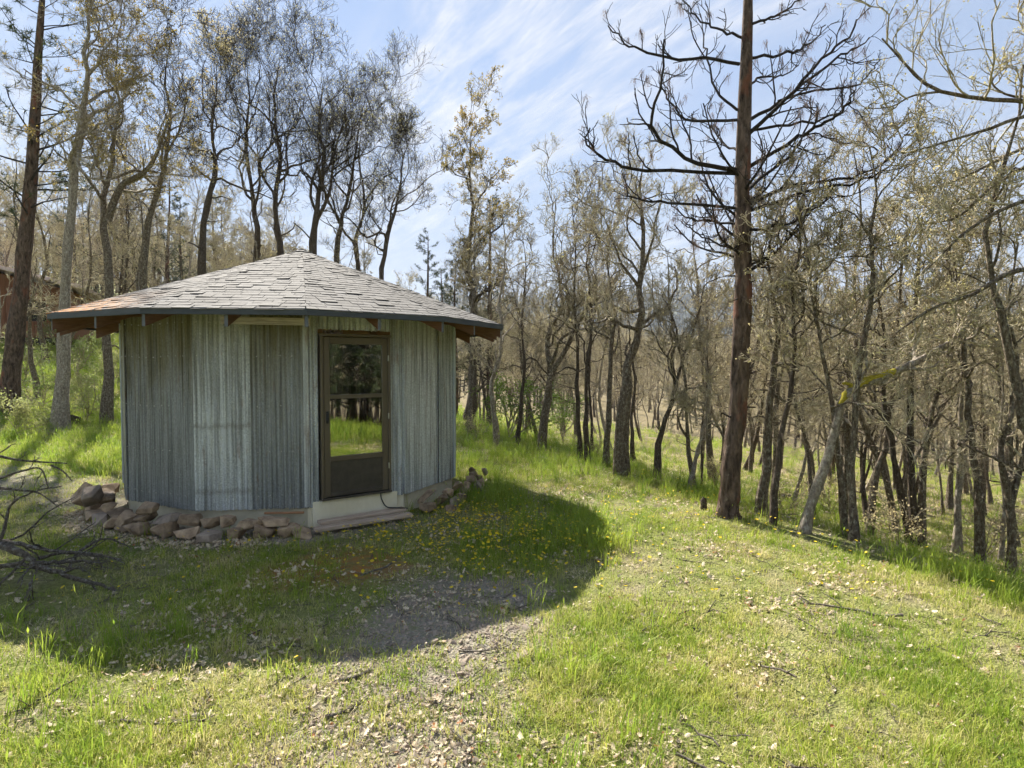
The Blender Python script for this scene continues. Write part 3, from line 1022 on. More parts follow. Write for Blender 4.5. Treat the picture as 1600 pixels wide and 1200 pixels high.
shs = []
rg = np.random.default_rng(3)
EXP = 0.115
ncourse = int(SL / EXP) + 1
for k in range(12):
    a = RTH0 + 15 + 30 * k
    Tq, Nq = facet(a)
    T3 = np.array((*Tq, 0)); up3 = np.array((-Nq[0] * AR, -Nq[1] * AR, Z_APEX - Z_EAVE)) / SL
    nr3 = np.cross(T3, up3)
    org = np.array((*(Nq * AR), Z_EAVE))
    for i in range(ncourse):
        v0 = i * EXP - 0.03; v1 = min(v0 + EXP + 0.045, SL + 0.01)
        if v0 > SL - 0.02: break
        hw0 = HR * (1 - v0 / SL); hw1 = max(HR * (1 - v1 / SL), 0.0)
        u = -hw0 - rg.uniform(0, 0.15)
        wav = 0.008 * math.sin(i * 1.7 + k * 2.1)
        while u < hw0:
            w = rg.uniform(0.12, 0.23)
            ua, ub = u + 0.003, u + w - 0.003
            u += w
            la, lb = np.clip((ua, ub), -hw0, hw0); ta, tb = np.clip((ua, ub), -hw1, hw1)
            if lb - la < 0.03: continue
            dv = rg.normal() * 0.004 + wav
            lift = 0.0115 + rg.normal() * 0.0012 + 0.008 * (rg.random() < 0.12)
            tw = rg.normal() * 0.003
            q = []
            for (uu, vv, hh) in ((la, v0 + dv, lift), (lb, v0 + dv, lift + tw), (tb, v1, 0.006), (ta, v1, 0.006)):
                q.append(org + T3 * uu + up3 * vv + nr3 * hh)
            q = np.array(q)
            Vs_ = np.vstack([q, q - nr3 * 0.007])
            shs.append((a, Vs_))
FS = np.array([[0, 1, 2, 3], [7, 6, 5, 4], [0, 4, 5, 1], [1, 5, 6, 2], [2, 6, 7, 3], [3, 7, 4, 0]])


def seen(s):
    a = ((s[0] + 180) % 360) - 180
    c = s[1].mean(0) + np.array((SC[0], SC[1], 0))
    d = np.linalg.norm(c - np.array((0, 0, CAMZ)))
    view = math.degrees(math.atan2(-SC[0], SC[1]))
    pen = 0 if abs(a - 20) < 80 else 50
    ar = np.linalg.norm(np.cross(s[1][1] - s[1][0], s[1][3] - s[1][0]))
    return d - 3 * min(ar, 0.05) / 0.05 + pen


shs.sort(key=seen)
for a, Vs_ in shs[:300]:
    c = Vs_.mean(0)
    obj('shingle', np_mesh('shingle', Vs_ - c, [FS], M['shingle'], False), roof, c)
o = obj('shingle_field', np_mesh('shingle_field', *[(v, [f]) for v, f in [merge([(v_, FS) for a, v_ in shs[300:]])]][0], M['shingle'], False), roof)
o['kind'] = 'stuff'
# cap of overlapping flat pieces at the peak
for k in range(12):
    Nq = plan(RTH0 + 30 * k + 15, 0.16)
    obj('peak_cap', boxes('peak_cap', [((0, 0, 0), (0.12, 0.16, 0.009), Matrix.Rotation(math.radians(RTH0 + 30 * k + 15), 3, 'Z') @ Matrix.Rotation(slope, 3, 'X'))], M['shingle'], 0.002), roof, (Nq[0] * 0.5, Nq[1] * 0.5, Z_APEX - 0.016 + 0.002 * (k % 3)))
# weathered board fixed under the front eave
pa, pb = P(345, 502, 6.5), P(485, 501, 6.72)
ctr = (pa + pb) / 2
wl = np.linalg.norm((pb - pa)[:2])
o = obj('eave_board', boxes('eave_board', [((0, 0, 0), (wl, 0.04, 0.085), None)], M['grey_board'], 0.006), shed, (ctr[0] - SC[0], ctr[1] - SC[1], ctr[2]), (0, 0.006, math.atan2(pb[1] - pa[1], pb[0] - pa[0])))

# ------------------------------------------------------------------ stones round the base
def stone_mesh(seed, sx, sy, sz, mat):
    rg = np.random.default_rng(seed)
    bm = bmesh.new()
    p = unit(rg.normal(size=(13, 3))) * rg.uniform(0.85, 1.12, (13, 1))
    p = np.sign(p) * np.abs(p) ** 0.62
    for q in p * np.array((sx, sy, sz)):
        bm.verts.new(q)
    bmesh.ops.convex_hull(bm, input=bm.verts[:])
    bmesh.ops.delete(bm, geom=[v for v in bm.verts if not v.link_faces], context='VERTS')
    bmesh.ops.dissolve_limit(bm, angle_limit=0.22, verts=bm.verts[:], edges=bm.edges[:])
    bmesh.ops.bevel(bm, geom=bm.edges[:], offset=min(sx, sz) * 0.06, segments=1, affect='EDGES')
    for v in bm.verts:
        c = v.co
        v.co = c * (1 + 0.05 * (float(fbm(c.x * 14 + seed, c.y * 14 + c.z * 11)) - 0.47))
    me = bpy.data.meshes.new('stone')
    bm.to_mesh(me); bm.free()
    me.materials.append(mat)
    return me


def border(name, label, items):
    c0 = np.mean([plan(t, r) for t, r, *_ in items], 0) + SC
    root = empty(name, (c0[0], c0[1], float(gz(*c0))))
    tag(root, label, 'stone border')
    for i, (th, r, z, sx, sy, sz, tilt) in enumerate(items):
        w = plan(th, r) + SC
        me = stone_mesh(200 + i + int(abs(th) * 3), sx, sy, sz, M['stone_grey'] if i % 6 == 4 else M['stone'])
        zz_ = float(gz(*w)) + z
        o = obj('stone', me, root, (w[0] - c0[0], w[1] - c0[1], zz_ - root.location.z), (tilt * 0.6, tilt, math.radians(th) + tilt * 0.5))


rg = np.random.default_rng(21)
L1 = []
th = -72.0
while th < 17:
    sx = rg.uniform(0.11, 0.2)
    th += math.degrees(sx / 2.75)
    L1.append((th, 2.78 + rg.uniform(-0.05, 0.08), rg.uniform(0.05, 0.09), sx, rg.uniform(0.1, 0.14), rg.uniform(0.07, 0.105), rg.normal() * 0.15))
    th += math.degrees(sx / 2.75) * 0.93
th = -74.0
while th < 4:
    sx = rg.uniform(0.1, 0.18)
    th += math.degrees(sx / 2.65)
    zt = 0.16 if th > -45 else 0.19
    L1.append((th, 2.66 + rg.uniform(-0.02, 0.06), zt + rg.uniform(-0.02, 0.03), sx, rg.uniform(0.09, 0.13), rg.uniform(0.06, 0.095), rg.normal() * 0.2))
    th += math.degrees(sx / 2.65) * 1.0
L1 += [(-58, 2.88, 0.24, 0.18, 0.17, 0.17, 0.3), (-50, 2.78, 0.27, 0.19, 0.15, 0.15, 0.1), (-21, 2.7, 0.29, 0.13, 0.11, 0.085, 0.05), (12, 2.7, 0.17, 0.2, 0.12, 0.06, 0.1), (19, 2.86, 0.06, 0.12, 0.1, 0.07, 0.3)]
border('stone_border', 'low border of stacked brown stones along the metal wall before the door', L1)
L2 = []
for th, r, z, sx, sz, tl in ((55, 2.72, 0.12, 0.17, 0.10, 0.1), (56.5, 2.62, 0.27, 0.20, 0.06, -0.5), (59, 2.95, 0.05, 0.13, 0.09, 0.2), (61.5, 2.70, 0.17, 0.15, 0.10, -0.3), (64, 2.84, 0.08, 0.19, 0.11, -0.15), (66, 2.68, 0.25, 0.14, 0.09, 0.3),
                             (69.5, 2.80, 0.10, 0.14, 0.11, 0.1), (72.5, 2.66, 0.26, 0.15, 0.09, -0.1), (75, 2.74, 0.12, 0.15, 0.10, -0.4), (79, 2.70, 0.22, 0.14, 0.09, 0.3), (82, 2.84, 0.10, 0.20, 0.12, 0.6), (86, 2.72, 0.22, 0.17, 0.10, 0.4),
                             (90, 2.82, 0.12, 0.18, 0.12, 0.1), (92, 2.72, 0.27, 0.13, 0.08, 0.2), (97, 2.8, 0.12, 0.16, 0.11, 0.2), (101, 2.72, 0.28, 0.12, 0.07, 0.1), (104, 2.95, 0.16, 0.13, 0.09, 0.4), (108, 2.8, 0.14, 0.16, 0.1, 0.1)):
    L2.append((th, r, z * 0.75, sx * 0.74, sx * 0.56, sz * 0.74, tl))
border('stone_border', 'short heap of brown stones right of the shed door against the metal wall', L2)

# two planks lying before the door as a step
T, N = facet(DTH)
for off, z, ln_, sh, lab in ((0.20, 0.115, 1.12, -0.02, 'weathered plank step lying against the cream sill below the door'), (0.36, 0.075, 1.22, -0.06, 'outer weathered plank of the door step edging the grass')):
    c = SC + N * (APO + off) + T * sh
    o = obj('step_plank', boxes('step_plank', [((0, 0, 0), (ln_, 0.13, 0.04), None)], M['step_wood'], 0.005), None, (c[0], c[1], float(gz(*c)) + z), (0.02, 0.0, math.radians(DTH + (1.5 if off < .3 else -0.5))))
    tag(o, lab, 'plank', 'planks of the door step')
c = SC + facet(DTH - 30)[1] * (APO + 0.03) + facet(DTH - 30)[0] * 0.38
o = obj('loose_stick', boxes('loose_stick', [((0, 0, 0), (0.46, 0.03, 0.025), None)], mat_simple('stick_wood', (0.30, 0.15, 0.07), (0.42, 0.23, 0.12), 0.8, 6, (1, 8, 8), 0.2), 0.004), None, (c[0], c[1], 0.215), (0, 0.02, math.radians(8)))
tag(o, 'thin orange-brown stick of wood lying on the foundation ledge left of door', 'stick')
# cord from under the door
pc = [SC + N * (APO + 0.07) + T * 0.26, SC + N * (APO + 0.075) + T * 0.28, SC + N * (APO + 0.12) + T * 0.33, SC + N * (APO + 0.22) + T * 0.44, SC + N * (APO + 0.24) + T * 0.56]
zc = [0.33, 0.24, 0.155, 0.15, 0.13]
pts = spline([(a[0], a[1], z) for a, z in zip(pc, zc)], 24)[None]
v, f = tubes(pts, np.full((1, 24), 0.008), 6, rng)
tag(obj('power_cord', np_mesh('power_cord', v, [f], M['black'])), 'thin black cord running from under the door onto the planks', 'cord')

# ------------------------------------------------------------------ fallen branches on the left
def branch_thing(name, label, plist, D, r0, seed, subs=6, sub_len=(0.2, 0.45), extra=()):
    rg = np.random.default_rng(seed)
    plist = [(q[0], q[1], (q[2] if len(q) > 2 else D) - 0.32) for q in plist]
    extra = [([(q[0], q[1], (q[2] if len(q) > 2 else D) - 0.32) for q in pl], r_) for pl, r_ in extra]
    main = np.array([P(x, y, d) for x, y, d in [(q[0], q[1], q[2] if len(q) > 2 else D) for q in plist]])
    base = main[0].copy()
    K = 22
    Pm = spline(main - base, K)[None]
    Pm = Pm + rg.normal(size=Pm.shape) * r0 * 0.25
    Rm = (np.linspace(r0, r0 * 0.3, K) * (1 + 0.1 * rg.normal(size=K)))[None]
    root = empty(name, base)
    tag(root, label, 'branch', 'fallen branches beside the shed')
    parts = [tubes(Pm, Rm, 7, rg)]
    allP, allR = [Pm], [Rm]
    for pl, rr_ in extra:
        q = np.array([P(x, y, d) for x, y, d in [(q[0], q[1], q[2] if len(q) > 2 else D) for q in pl]]) - base
        Pq = spline(q, K)[None]; Rq = np.linspace(rr_, rr_ * 0.35, K)[None]
        parts.append(tubes(Pq, Rq, 6, rg)); allP.append(Pq); allR.append(Rq)
    v, f = merge(parts)
    obj('stem', np_mesh('stem', v, [f], M['dead_wood']), root)
    if subs:
        b1, r1 = grow(rg, np.concatenate(allP), np.concatenate(allR), subs, (0.2, 0.95), (0.5, 1.1), sub_len, 6, 0.25, 0.03, 0.55, 0.004, 0.4)
        b2, r2 = grow(rg, b1, r1, 3, (0.2, 0.95), (0.4, 1.0), (0.3, 0.6), 4, 0.2, 0.02, 0.6, 0.003, 0.5)
        v, f = merge([tubes(b1, r1, 5, rg), tubes(b2, r2, 4, rg)])
        obj('twigs', np_mesh('twigs', v, [f], M['dead_wood']), root)
    return root


branch_thing('fallen_branch', 'thick lichened fallen branch lying in shade pointing at the lawn, lowest of the pile', [(-60, 838), (30, 862), (60, 885), (110, 900), (165, 917), (198, 928)], 5.4, 0.035, 1, 5)
branch_thing('fallen_branch', 'straight dark fallen branch lying level across the brush pile', [(-80, 890, 5.5), (0, 885, 5.5), (60, 880, 5.5), (110, 879, 5.6), (155, 878, 5.7)], 5.6, 0.028, 2, 4)
branch_thing('fallen_branch', 'fallen branch lying at the back of the brush pile toward the stones', [(-70, 835, 6.3), (0, 845, 6.3), (60, 857, 6.2), (130, 866, 6.1), (190, 872, 6.0)], 6.2, 0.03, 3, 6)
branch_thing('fallen_branch', 'arched fallen branch bowing up out of the brush pile', [(105, 895, 5.7), (118, 868, 5.8), (145, 848, 5.9), (172, 842, 6.0), (203, 856, 6.1)], 5.9, 0.018, 4, 2)
branch_thing('fallen_branch', 'tall forked dead branch standing up from the brush pile at the photo edge', [(-60, 900, 5.5), (0, 845, 5.6), (12, 800, 5.7), (28, 780, 5.7), (55, 768, 5.8), (97, 759, 5.9)], 5.7, 0.018, 5, 3, (0.15, 0.3),
             [([(-60, 755, 5.6), (0, 762, 5.7), (30, 766, 5.7), (60, 770, 5.8), (93, 793, 5.8)], 0.014), ([(-50, 700, 5.6), (0, 713, 5.6), (40, 720, 5.7), (105, 724, 5.8)], 0.016), ([(-40, 770, 5.5), (0, 748, 5.6), (38, 735, 5.6), (64, 733, 5.6), (76, 763, 5.6)], 0.014), ([(80, 727, 5.7), (98, 736, 5.7), (113, 752, 5.7)], 0.01)])
branch_thing('fallen_branch', 'pale broken stick under the brush pile nearest the camera', [(40, 938, 5.1), (52, 905, 5.2), (62, 880, 5.3)], 5.2, 0.018, 6, 2)
branch_thing('fallen_branch', 'thin grey fallen branch on the grass between brush pile and lawn', [(60, 872, 5.6), (110, 862, 5.8), (160, 868, 5.7), (196, 880, 5.6)], 5.6, 0.016, 7, 3)
for i, (pl, lab) in enumerate((([(532, 1072), (556, 1064), (580, 1052)], 'short grey stick lying on the sunlit gravel near the shadow edge'), ([(508, 1130), (536, 1118), (562, 1106)], 'short thick stick lying on the gravel at the bottom of the photo'))):
    hp = [hit(*q) + np.array((0, 0, 0.015)) for q in pl]
    pts = spline(np.array(hp) - hp[0], 8)[None]
    v, f = tubes(pts, np.linspace(0.016, 0.01, 8)[None], 6, rng)
    o = obj('ground_stick', np_mesh('ground_stick', v, [f], M['dead_wood']), None, hp[0])
    tag(o, lab, 'stick')

# ------------------------------------------------------------------ the dead pine
def pine_snag():
    rg = np.random.default_rng(77)
    D = 7.5
    base = hit(1137, 808)
    D = base[1]
    pp = [(1137, 812), (1141, 740), (1152, 640), (1160, 500), (1161, 400), (1160, 300), (1163, 180), (1167, 66), (1171, -80), (1174, -260)]
    path = np.array([P(x, y, D) for x, y in pp]) - base
    K = 150
    T_ = spline(path, K)
    u = np.linspace(0, 1, K)
    ppm = F / D
    R = np.interp(u, [0, 0.03, 0.09, 0.2, 0.45, 0.7, 1], np.array([22, 17.5, 15.5, 14, 13.0, 9.5, 3.5]) / ppm)
    sides = 26
    th = np.arange(sides) / sides
    A, B = np.meshgrid(th * 9, u * 34)
    nz = vnoise(A + 3.3, B)
    # bark plates: flat tops parted by furrows
    plate = np.clip((nz - 0.28) * 3.2, 0, 1)
    fl = 0.87 + 0.15 * plate + 0.05 * (vnoise(A * 3, B * 4) - 0.5)
    fl = (fl + 0.0) * (1 + 0.04 * np.sin(A * 2))
    e = empty('dead_pine', base)
    tag(e, 'tall dead pine snag with reddish plated bark and bare upswept limbs', 'tree')
    v, f = tubes(T_[None], R[None], sides, rg, fl[None])
    obj('trunk', np_mesh('trunk', v, [f], M['pine_bark']), e)
    LB = [  # limbs traced with a depth offset at the tip
        ([(1155, 100), (1100, 92), (1040, 88), (1000, 78), (975, 67), (950, 40)], -0.4, 5),
        ([(1152, 172), (1120, 142), (1106, 95), (1100, 60), (1096, 20)], 0.5, 4),
        ([(1158, 187), (1085, 190), (1052, 165), (1036, 138), (1030, 112)], 0.6, 4.5),
        ([(1150, 265), (1090, 256), (1032, 216), (1021, 180), (1034, 120), (1038, 60)], -0.7, 6),
        ([(1150, 271), (1010, 266), (960, 254), (930, 240), (918, 215), (922, 198)], -0.2, 6),
        ([(1160, 326), (1050, 316), (1000, 312), (980, 300), (971, 268)], 0.4, 4.5),
        ([(1168, 92), (1230, 82), (1262, 70), (1290, 40)], 0.4, 4),
        ([(1164, 215), (1200, 180), (1240, 140), (1285, 92), (1318, 64), (1340, 30)], -0.8, 5.5),
        ([(1170, 188), (1230, 150), (1300, 96), (1330, 78), (1360, 60)], 0.7, 5),
        ([(1166, 205), (1250, 192), (1300, 180), (1326, 160), (1336, 130)], 0.2, 4.5),
        ([(1215, 158), (1270, 143), (1335, 132), (1362, 112), (1372, 92)], -0.6, 3.5),
        ([(1168, 262), (1230, 225), (1270, 200), (1300, 185), (1320, 168), (1334, 140)], -0.9, 5),
        ([(1165, 322), (1240, 290), (1320, 278), (1372, 262), (1404, 232)], 0.3, 5),
        ([(1170, 330), (1260, 300), (1340, 285), (1385, 262), (1398, 240)], -0.7, 4.5),
        ([(1160, 350), (1100, 345), (1060, 330), (1040, 305)], 0.9, 4),
        ([(1165, 300), (1200, 270), (1240, 240), (1262, 190), (1268, 150)], 1.2, 5),
        ([(1160, 240), (1130, 222), (1110, 190), (1108, 150)], 1.2, 4),
        ([(1160, 140), (1190, 120), (1225, 118), (1250, 100)], 1.0, 4),
        ([(1163, 60), (1120, 45), (1080, 20), (1050, -20)], 0.6, 4), ([(1168, 40), (1220, 20), (1270, -20)], -0.5, 4), ([(1168, 0), (1110, -30), (1060, -80)], 0.2, 3.5), ([(1170, -60), (1220, -90), (1250, -130)], 0.2, 3),
        ([(1160, 360), (1220, 352), (1270, 332), (1300, 300)], -1.0, 4), ([(1160, 385), (1120, 380), (1085, 362), (1072, 345)], -0.8, 3.5),
        ([(1162, 400), (1200, 410), (1235, 418), (1270, 400)], 0.8, 3.5),
    ]
    Ps, Rs = [], []
    for pl, dd, wpx in LB:
        m = len(pl)
        q = np.array([P(x, y, D + dd * (i / (m - 1)) ** 0.8) for i, (x, y) in enumerate(pl)])
        Ps.append(spline(q - base, 16)); Rs.append(np.linspace(wpx * 0.58, wpx * 0.2, 16) / ppm * rg.uniform(0.85, 1.1))
    Ps, Rs = np.array(Ps), np.array(Rs)
    Ps[:, 2:] += rg.normal(size=Ps[:, 2:].shape) * 0.014
    a1, ar = grow(rg, T_[None], R[None], 13, (0.40, 0.58), (1.0, 1.5), (0.10, 0.17), 16, 0.08, 0.09, 0.2, 0.014, 0.4, -0.1, 0.0)
    Ps = np.concatenate([Ps, a1]); Rs = np.concatenate([Rs, ar])
    tips = []
    for i in range(len(Ps)):
        q, qr = Ps[i:i + 1], Rs[i:i + 1]
        b1, r1 = grow(rg, q, qr, 9, (0.15, 0.97), (0.5, 1.3), (0.12, 0.42), 9, 0.2, 0.13, 0.6, 0.005, 0.5, -0.05, 0.35)
        b3, r3 = grow(rg, b1, r1, 4, (0.15, 0.95), (0.4, 1.1), (0.2, 0.6), 5, 0.2, 0.1, 0.7, 0.004, 0.6)
        v, f = merge([tubes(q, qr, 8, rg), tubes(b1, r1, 6, rg), tubes(b3, r3, 5, rg)])
        obj('limb', np_mesh('limb', v, [f], M['pine_limb']), e)
        tips += [b1[:, -1], b3[:, -1], b1[:, 4]]
    # low dead stubs
    s1, sr = grow(rg, T_[None], R[None], 14, (0.16, 0.42), (1.2, 1.6), (0.01, 0.035), 5, 0.2, 0.02, 0.15, 0.008, 0.6)
    for i in range(len(s1)):
        v, f = tubes(s1[i:i + 1], sr[i:i + 1], 5, rg)
        obj('stub', np_mesh('stub', v, [f], M['pine_limb']), e)
    # hanging tufts of dead needles
    tips = np.concatenate(tips)
    tips = tips[rg.random(len(tips)) < 0.13]
    N = 26
    p = np.repeat(tips, N, 0)
    p = p + rg.normal(size=p.shape) * 0.018
    d = unit(np.concatenate([rg.normal(size=(len(p), 2)) * 0.32, -1 + 0.25 * rg.normal(size=(len(p), 1))], 1))
    s = unit(np.cross(d, rg.normal(size=p.shape))) * 0.0016
    L = rg.uniform(0.08, 0.17, (len(p), 1))
    v = np.stack([p - s, p + s, p + d * L], 1).reshape(-1, 3)
    obj('needles', np_mesh('needles', v, [np.arange(len(v)).reshape(-1, 3)], M['dead_needle'], False), e)['kind'] = 'stuff'


pine_snag()

# ------------------------------------------------------------------ oaks whose trunks can be followed in the photo
def traced(name, label, pl, wpx, seed, D=None, base=None, dd=0.0, **kw):
    kw.setdefault('t_limb', (0.28, 0.98))
    b = hit(*pl[0]) if D is None else P(pl[0][0], pl[0][1], D)
    if D is not None:
        b[2] = float(gz(b[0], b[1]))
    D_ = b[1]
    m = len(pl)
    path = np.array([P(x, y, D_ + dd * i / (m - 1)) for i, (x, y) in enumerate(pl)]) - b
    path[0] = 0
    lim = []
    for lpl, lw in kw.pop('limbs', []):
        q = np.array([P(x[0], x[1], D_ + (x[2] if len(x) > 2 else 0)) for x in lpl]) - b
        lim.append((q, lw / 2 * D_ / F))
    ms = oak_meshes(name, seed, path, wpx * 0.41 * D_ / F, limbs=lim, **kw)
    return place_tree(name, ms, b, label=label)


OB, OG, OD = ('oak_bark', 'twig_lichen', 'bud'), ('oak_bark_grey', 'twig_lichen', 'bud'), ('oak_bark_dark', 'twig', 'bud')
KW = dict(n2=5, n3=5, n4=5, n5=2, bud=0.14, bud_size=0.024, rt=0.0036)
# right of the pine, front row along the edge of the slope
traced('oak_tree', 'pale leaning oak with mossy bent trunk reaching right, just beyond the pine', [(1254, 832), (1279, 760), (1300, 690), (1311, 645), (1325, 616), (1352, 598), (1400, 580), (1440, 560), (1492, 530), (1520, 490)], 19, 1, r1=0.038, nl=8, t_limb=(0.5, 0.97), limb_len=(0.16, 0.3), mats=('oak_bark_grey', 'twig_lichen', 'bud'), **KW)
def moss_on(tree, pl, D, r, name='moss'):
    q = spline(np.array([P(x, y, D) for x, y in pl]) - np.array(tree.location), 14)[None]
    rg = np.random.default_rng(8)
    q = q + np.array((0, 0, r * 0.42)) + rg.normal(size=q.shape) * r * 0.1
    prof = np.sin(np.linspace(0.25, 2.95, 14)) ** 0.4
    v, f = tubes(q, np.full((1, 14), r * 0.86) * prof * (1 + 0.14 * rg.normal(size=14)), 10, rg, 1 + 0.14 * rg.normal(size=(1, 14, 10)))
    obj(name, np_mesh(name, v, [f], M['moss']), tree)


M['moss'] = mat_simple('moss', (0.22, 0.18, 0.02), (0.55, 0.46, 0.06), 0.95, 40, (1, 1, 1), 1.0)
lean = [o for o in bpy.data.objects if o.name.startswith('oak_tree') and not o.parent][-1]
moss_on(lean, [(1312, 634), (1328, 613), (1350, 599), (1375, 589), (1400, 580)], lean.location.y - 0.012, 0.054)
moss_on(lean, [(1336, 606), (1326, 601), (1316, 600)], lean.location.y - 0.02, 0.022)
traced('oak_tree', 'slim dark oak leaning left, first in the row right of the leaning pale oak', [(1325, 839), (1312, 726), (1301, 640), (1286, 553), (1273, 488), (1262, 400), (1250, 320)], 12, 2, nl=8, mats=OB, limb_len=(0.2, 0.4), **KW)
traced('oak_tree', 'straight dark oak close beside the slim left-leaning one', [(1335, 845), (1331, 683), (1349, 531), (1364, 445), (1362, 380), (1370, 300), (1360, 230)], 16, 3, nl=9, mats=OB, limb_len=(0.2, 0.38), **KW)
traced('oak_tree', 'dark oak curving right above its base, third in the row past the pale one', [(1357, 840), (1368, 748), (1385, 683), (1394, 596), (1403, 488), (1412, 400), (1430, 320)], 14, 4, nl=8, mats=OB, limb_len=(0.2, 0.38), **KW)
traced('oak_tree', 'oak leaning hard left across its neighbours under the mossy limb', [(1404, 833), (1377, 726), (1342, 644), (1321, 575), (1295, 523), (1270, 450)], 13, 5, nl=7, mats=OB, limb_len=(0.2, 0.4), **KW)
traced('oak_tree', 'twin-stemmed oak, left stem leaning, in the middle of the right-hand row', [(1424, 852), (1403, 748), (1390, 674), (1381, 622), (1384, 540), (1372, 460), (1380, 380)], 15, 6, nl=7, mats=OD, limb_len=(0.2, 0.4), limbs=[([(1428, 830), (1422, 683), (1425, 553), (1433, 445), (1440, 340)], 12)], **KW)
traced('oak_tree', 'dark oak arching right toward the top, in the middle of the right-hand row', [(1438, 855), (1444, 726), (1455, 648), (1481, 553), (1488, 480), (1480, 400), (1500, 330)], 14, 7, nl=8, mats=OB, limb_len=(0.2, 0.4), **KW)
traced('oak_tree', 'straight slender oak second from the thick kinked one', [(1494, 865), (1500, 726), (1502, 618), (1507, 531), (1500, 440), (1512, 340)], 12, 8, nl=8, mats=OG, limb_len=(0.2, 0.4), **KW)
traced('oak_tree', 'thick dark oak with kinked trunk leaning left near the right edge', [(1531, 880), (1528, 761), (1515, 661), (1509, 575), (1498, 488), (1480, 400), (1490, 300)], 17, 9, nl=8, mats=OB, limb_len=(0.2, 0.4), **KW)
traced('oak_tree', 'forked oak with wavy trunk, last trunk rooted inside the right edge', [(1580, 897), (1578, 791), (1565, 705), (1580, 640), (1590, 560), (1575, 480), (1590, 380)], 16, 10, nl=8, mats=OB, limb_len=(0.2, 0.4), limbs=[([(1577, 800), (1592, 740), (1604, 690), (1610, 600), (1625, 500)], 10)], **KW)
traced('oak_tree', 'thin oak stem close left of the last forked trunk', [(1563, 878), (1570, 790), (1561, 700), (1568, 600), (1556, 520)], 9, 11, nl=6, mats=OG, limb_len=(0.2, 0.4), **KW)
# big oak outside the right edge: lichened limbs hanging into the picture
b_ = P(1700, 820, 6.3); b_[2] = float(gz(b_[0], b_[1]))
traced('oak_tree', 'large lichen-covered oak at the right edge with long limbs hanging into the sky', [(1690, 930), (1640, 760), (1600, 648), (1580, 566), (1559, 466), (1541, 380), (1560, 280), (1590, 180), (1600, 100)], 24, 12, D=6.2, nl=4, t_limb=(0.55, 0.95), mats=('oak_bark', 'twig_lichen', 'bud'), limb_len=(0.15, 0.3),
       limbs=[([(1660, 168), (1600, 158), (1540, 155), (1470, 143), (1435, 122), (1410, 95), (1378, 60)], 8), ([(1470, 143), (1425, 150), (1392, 167), (1350, 170)], 4), ([(1640, 150, .4), (1580, 150, .4), (1550, 130, .4), (1565, 110, .4)], 5),
              ([(1680, 180, -.6), (1600, 182, -.5), (1550, 200, -.5), (1500, 215, -.4), (1450, 230, -.4), (1410, 240, -.4)], 7), ([(1650, 210, .8), (1580, 240, .8), (1520, 270, .8), (1470, 290, .8), (1430, 292, .8)], 7), ([(1660, 260, .2), (1600, 262, .2), (1540, 300, .2), (1495, 340, .2), (1440, 350, .2)], 8),
              ([(1640, 420, -.5), (1580, 425, -.5), (1520, 460, -.5), (1460, 480, -.5), (1400, 520, -.5)], 9), ([(1640, 300, -.8), (1560, 330, -.8), (1500, 370, -.8), (1450, 420, -.8)], 7)],
       n2=6, n3=5, n4=4, n5=2, bud=0.5, bud_size=0.024, rt=0.0028)
# behind and left of the pine
traced('oak_tree', 'rough oak hidden half behind the dead pine, trunk splitting upward', [(1188, 804), (1198, 710), (1205, 600), (1213, 538), (1209, 472), (1200, 400), (1215, 330)], 19, 13, nl=10, mats=OB, limb_len=(0.22, 0.42), **KW)
traced('oak_tree', 'slender oak leaning right beside the rough one behind the dead pine', [(1209, 820), (1220, 692), (1238, 600), (1242, 527), (1238, 453), (1250, 380), (1245, 300)], 13, 14, nl=9, mats=OD, limb_len=(0.22, 0.42), **KW)
traced('oak_tree', 'dark oak leaning right with forked top left of the dead pine', [(1026, 752), (1033, 674), (1048, 633), (1056, 600), (1066, 563), (1088, 501), (1100, 440)], 12, 15, nl=7, mats=OD, limb_len=(0.25, 0.5), limbs=[([(1056, 600), (1050, 560), (1058, 520), (1040, 470)], 7)], **KW)
traced('oak_tree', 'thin pale oak sapling leaning right close left of the dead pine', [(1075, 766), (1092, 699), (1106, 637), (1103, 563), (1110, 500)], 9, 16, nl=7, mats=OG, limb_len=(0.25, 0.45), **KW)
traced('oak_tree', 'thickest oak left of the pine with fan of upright bare branches', [(971, 742), (976, 624), (988, 555), (994, 525), (1000, 465), (1006, 375), (1000, 300), (1004, 245)], 26, 17, nl=13, t_limb=(0.4, 0.9), mats=OB, limb_len=(0.25, 0.42), up=0.14, **KW)
traced('oak_tree', 'thin crooked dark stem just right of the thickest oak', [(990, 722), (986, 660), (992, 600), (985, 540), (980, 470)], 9, 18, nl=6, mats=OD, limb_len=(0.2, 0.4), **KW)
traced('oak_tree', 'slender oak left of the thickest one, forking at mid height', [(946, 728), (952, 615), (955, 534), (962, 495), (950, 420), (955, 340)], 12, 19, nl=9, mats=OB, limb_len=(0.25, 0.45), **KW)
traced('oak_tree', 'right one of a close pair of slender upright oaks', [(917, 722), (916, 630), (919, 555), (925, 480), (918, 400), (930, 330)], 11, 20, nl=9, mats=OD, limb_len=(0.22, 0.42), **KW)
traced('oak_tree', 'left one of a close pair of slender upright oaks', [(906, 719), (902, 615), (903, 540), (896, 470), (900, 390), (893, 320)], 10, 21, nl=9, mats=OD, limb_len=(0.22, 0.42), **KW)
traced('oak_tree', 'crooked dark oak with wide forking limbs midway between shed and pine', [(845, 706), (856, 615), (862, 582), (856, 540), (865, 504), (877, 480), (873, 435), (862, 375), (868, 310)], 17, 22, nl=9, mats=OB, limb_len=(0.25, 0.45), limbs=[([(862, 582), (885, 545), (905, 500), (940, 460), (965, 430)], 9)], **KW)
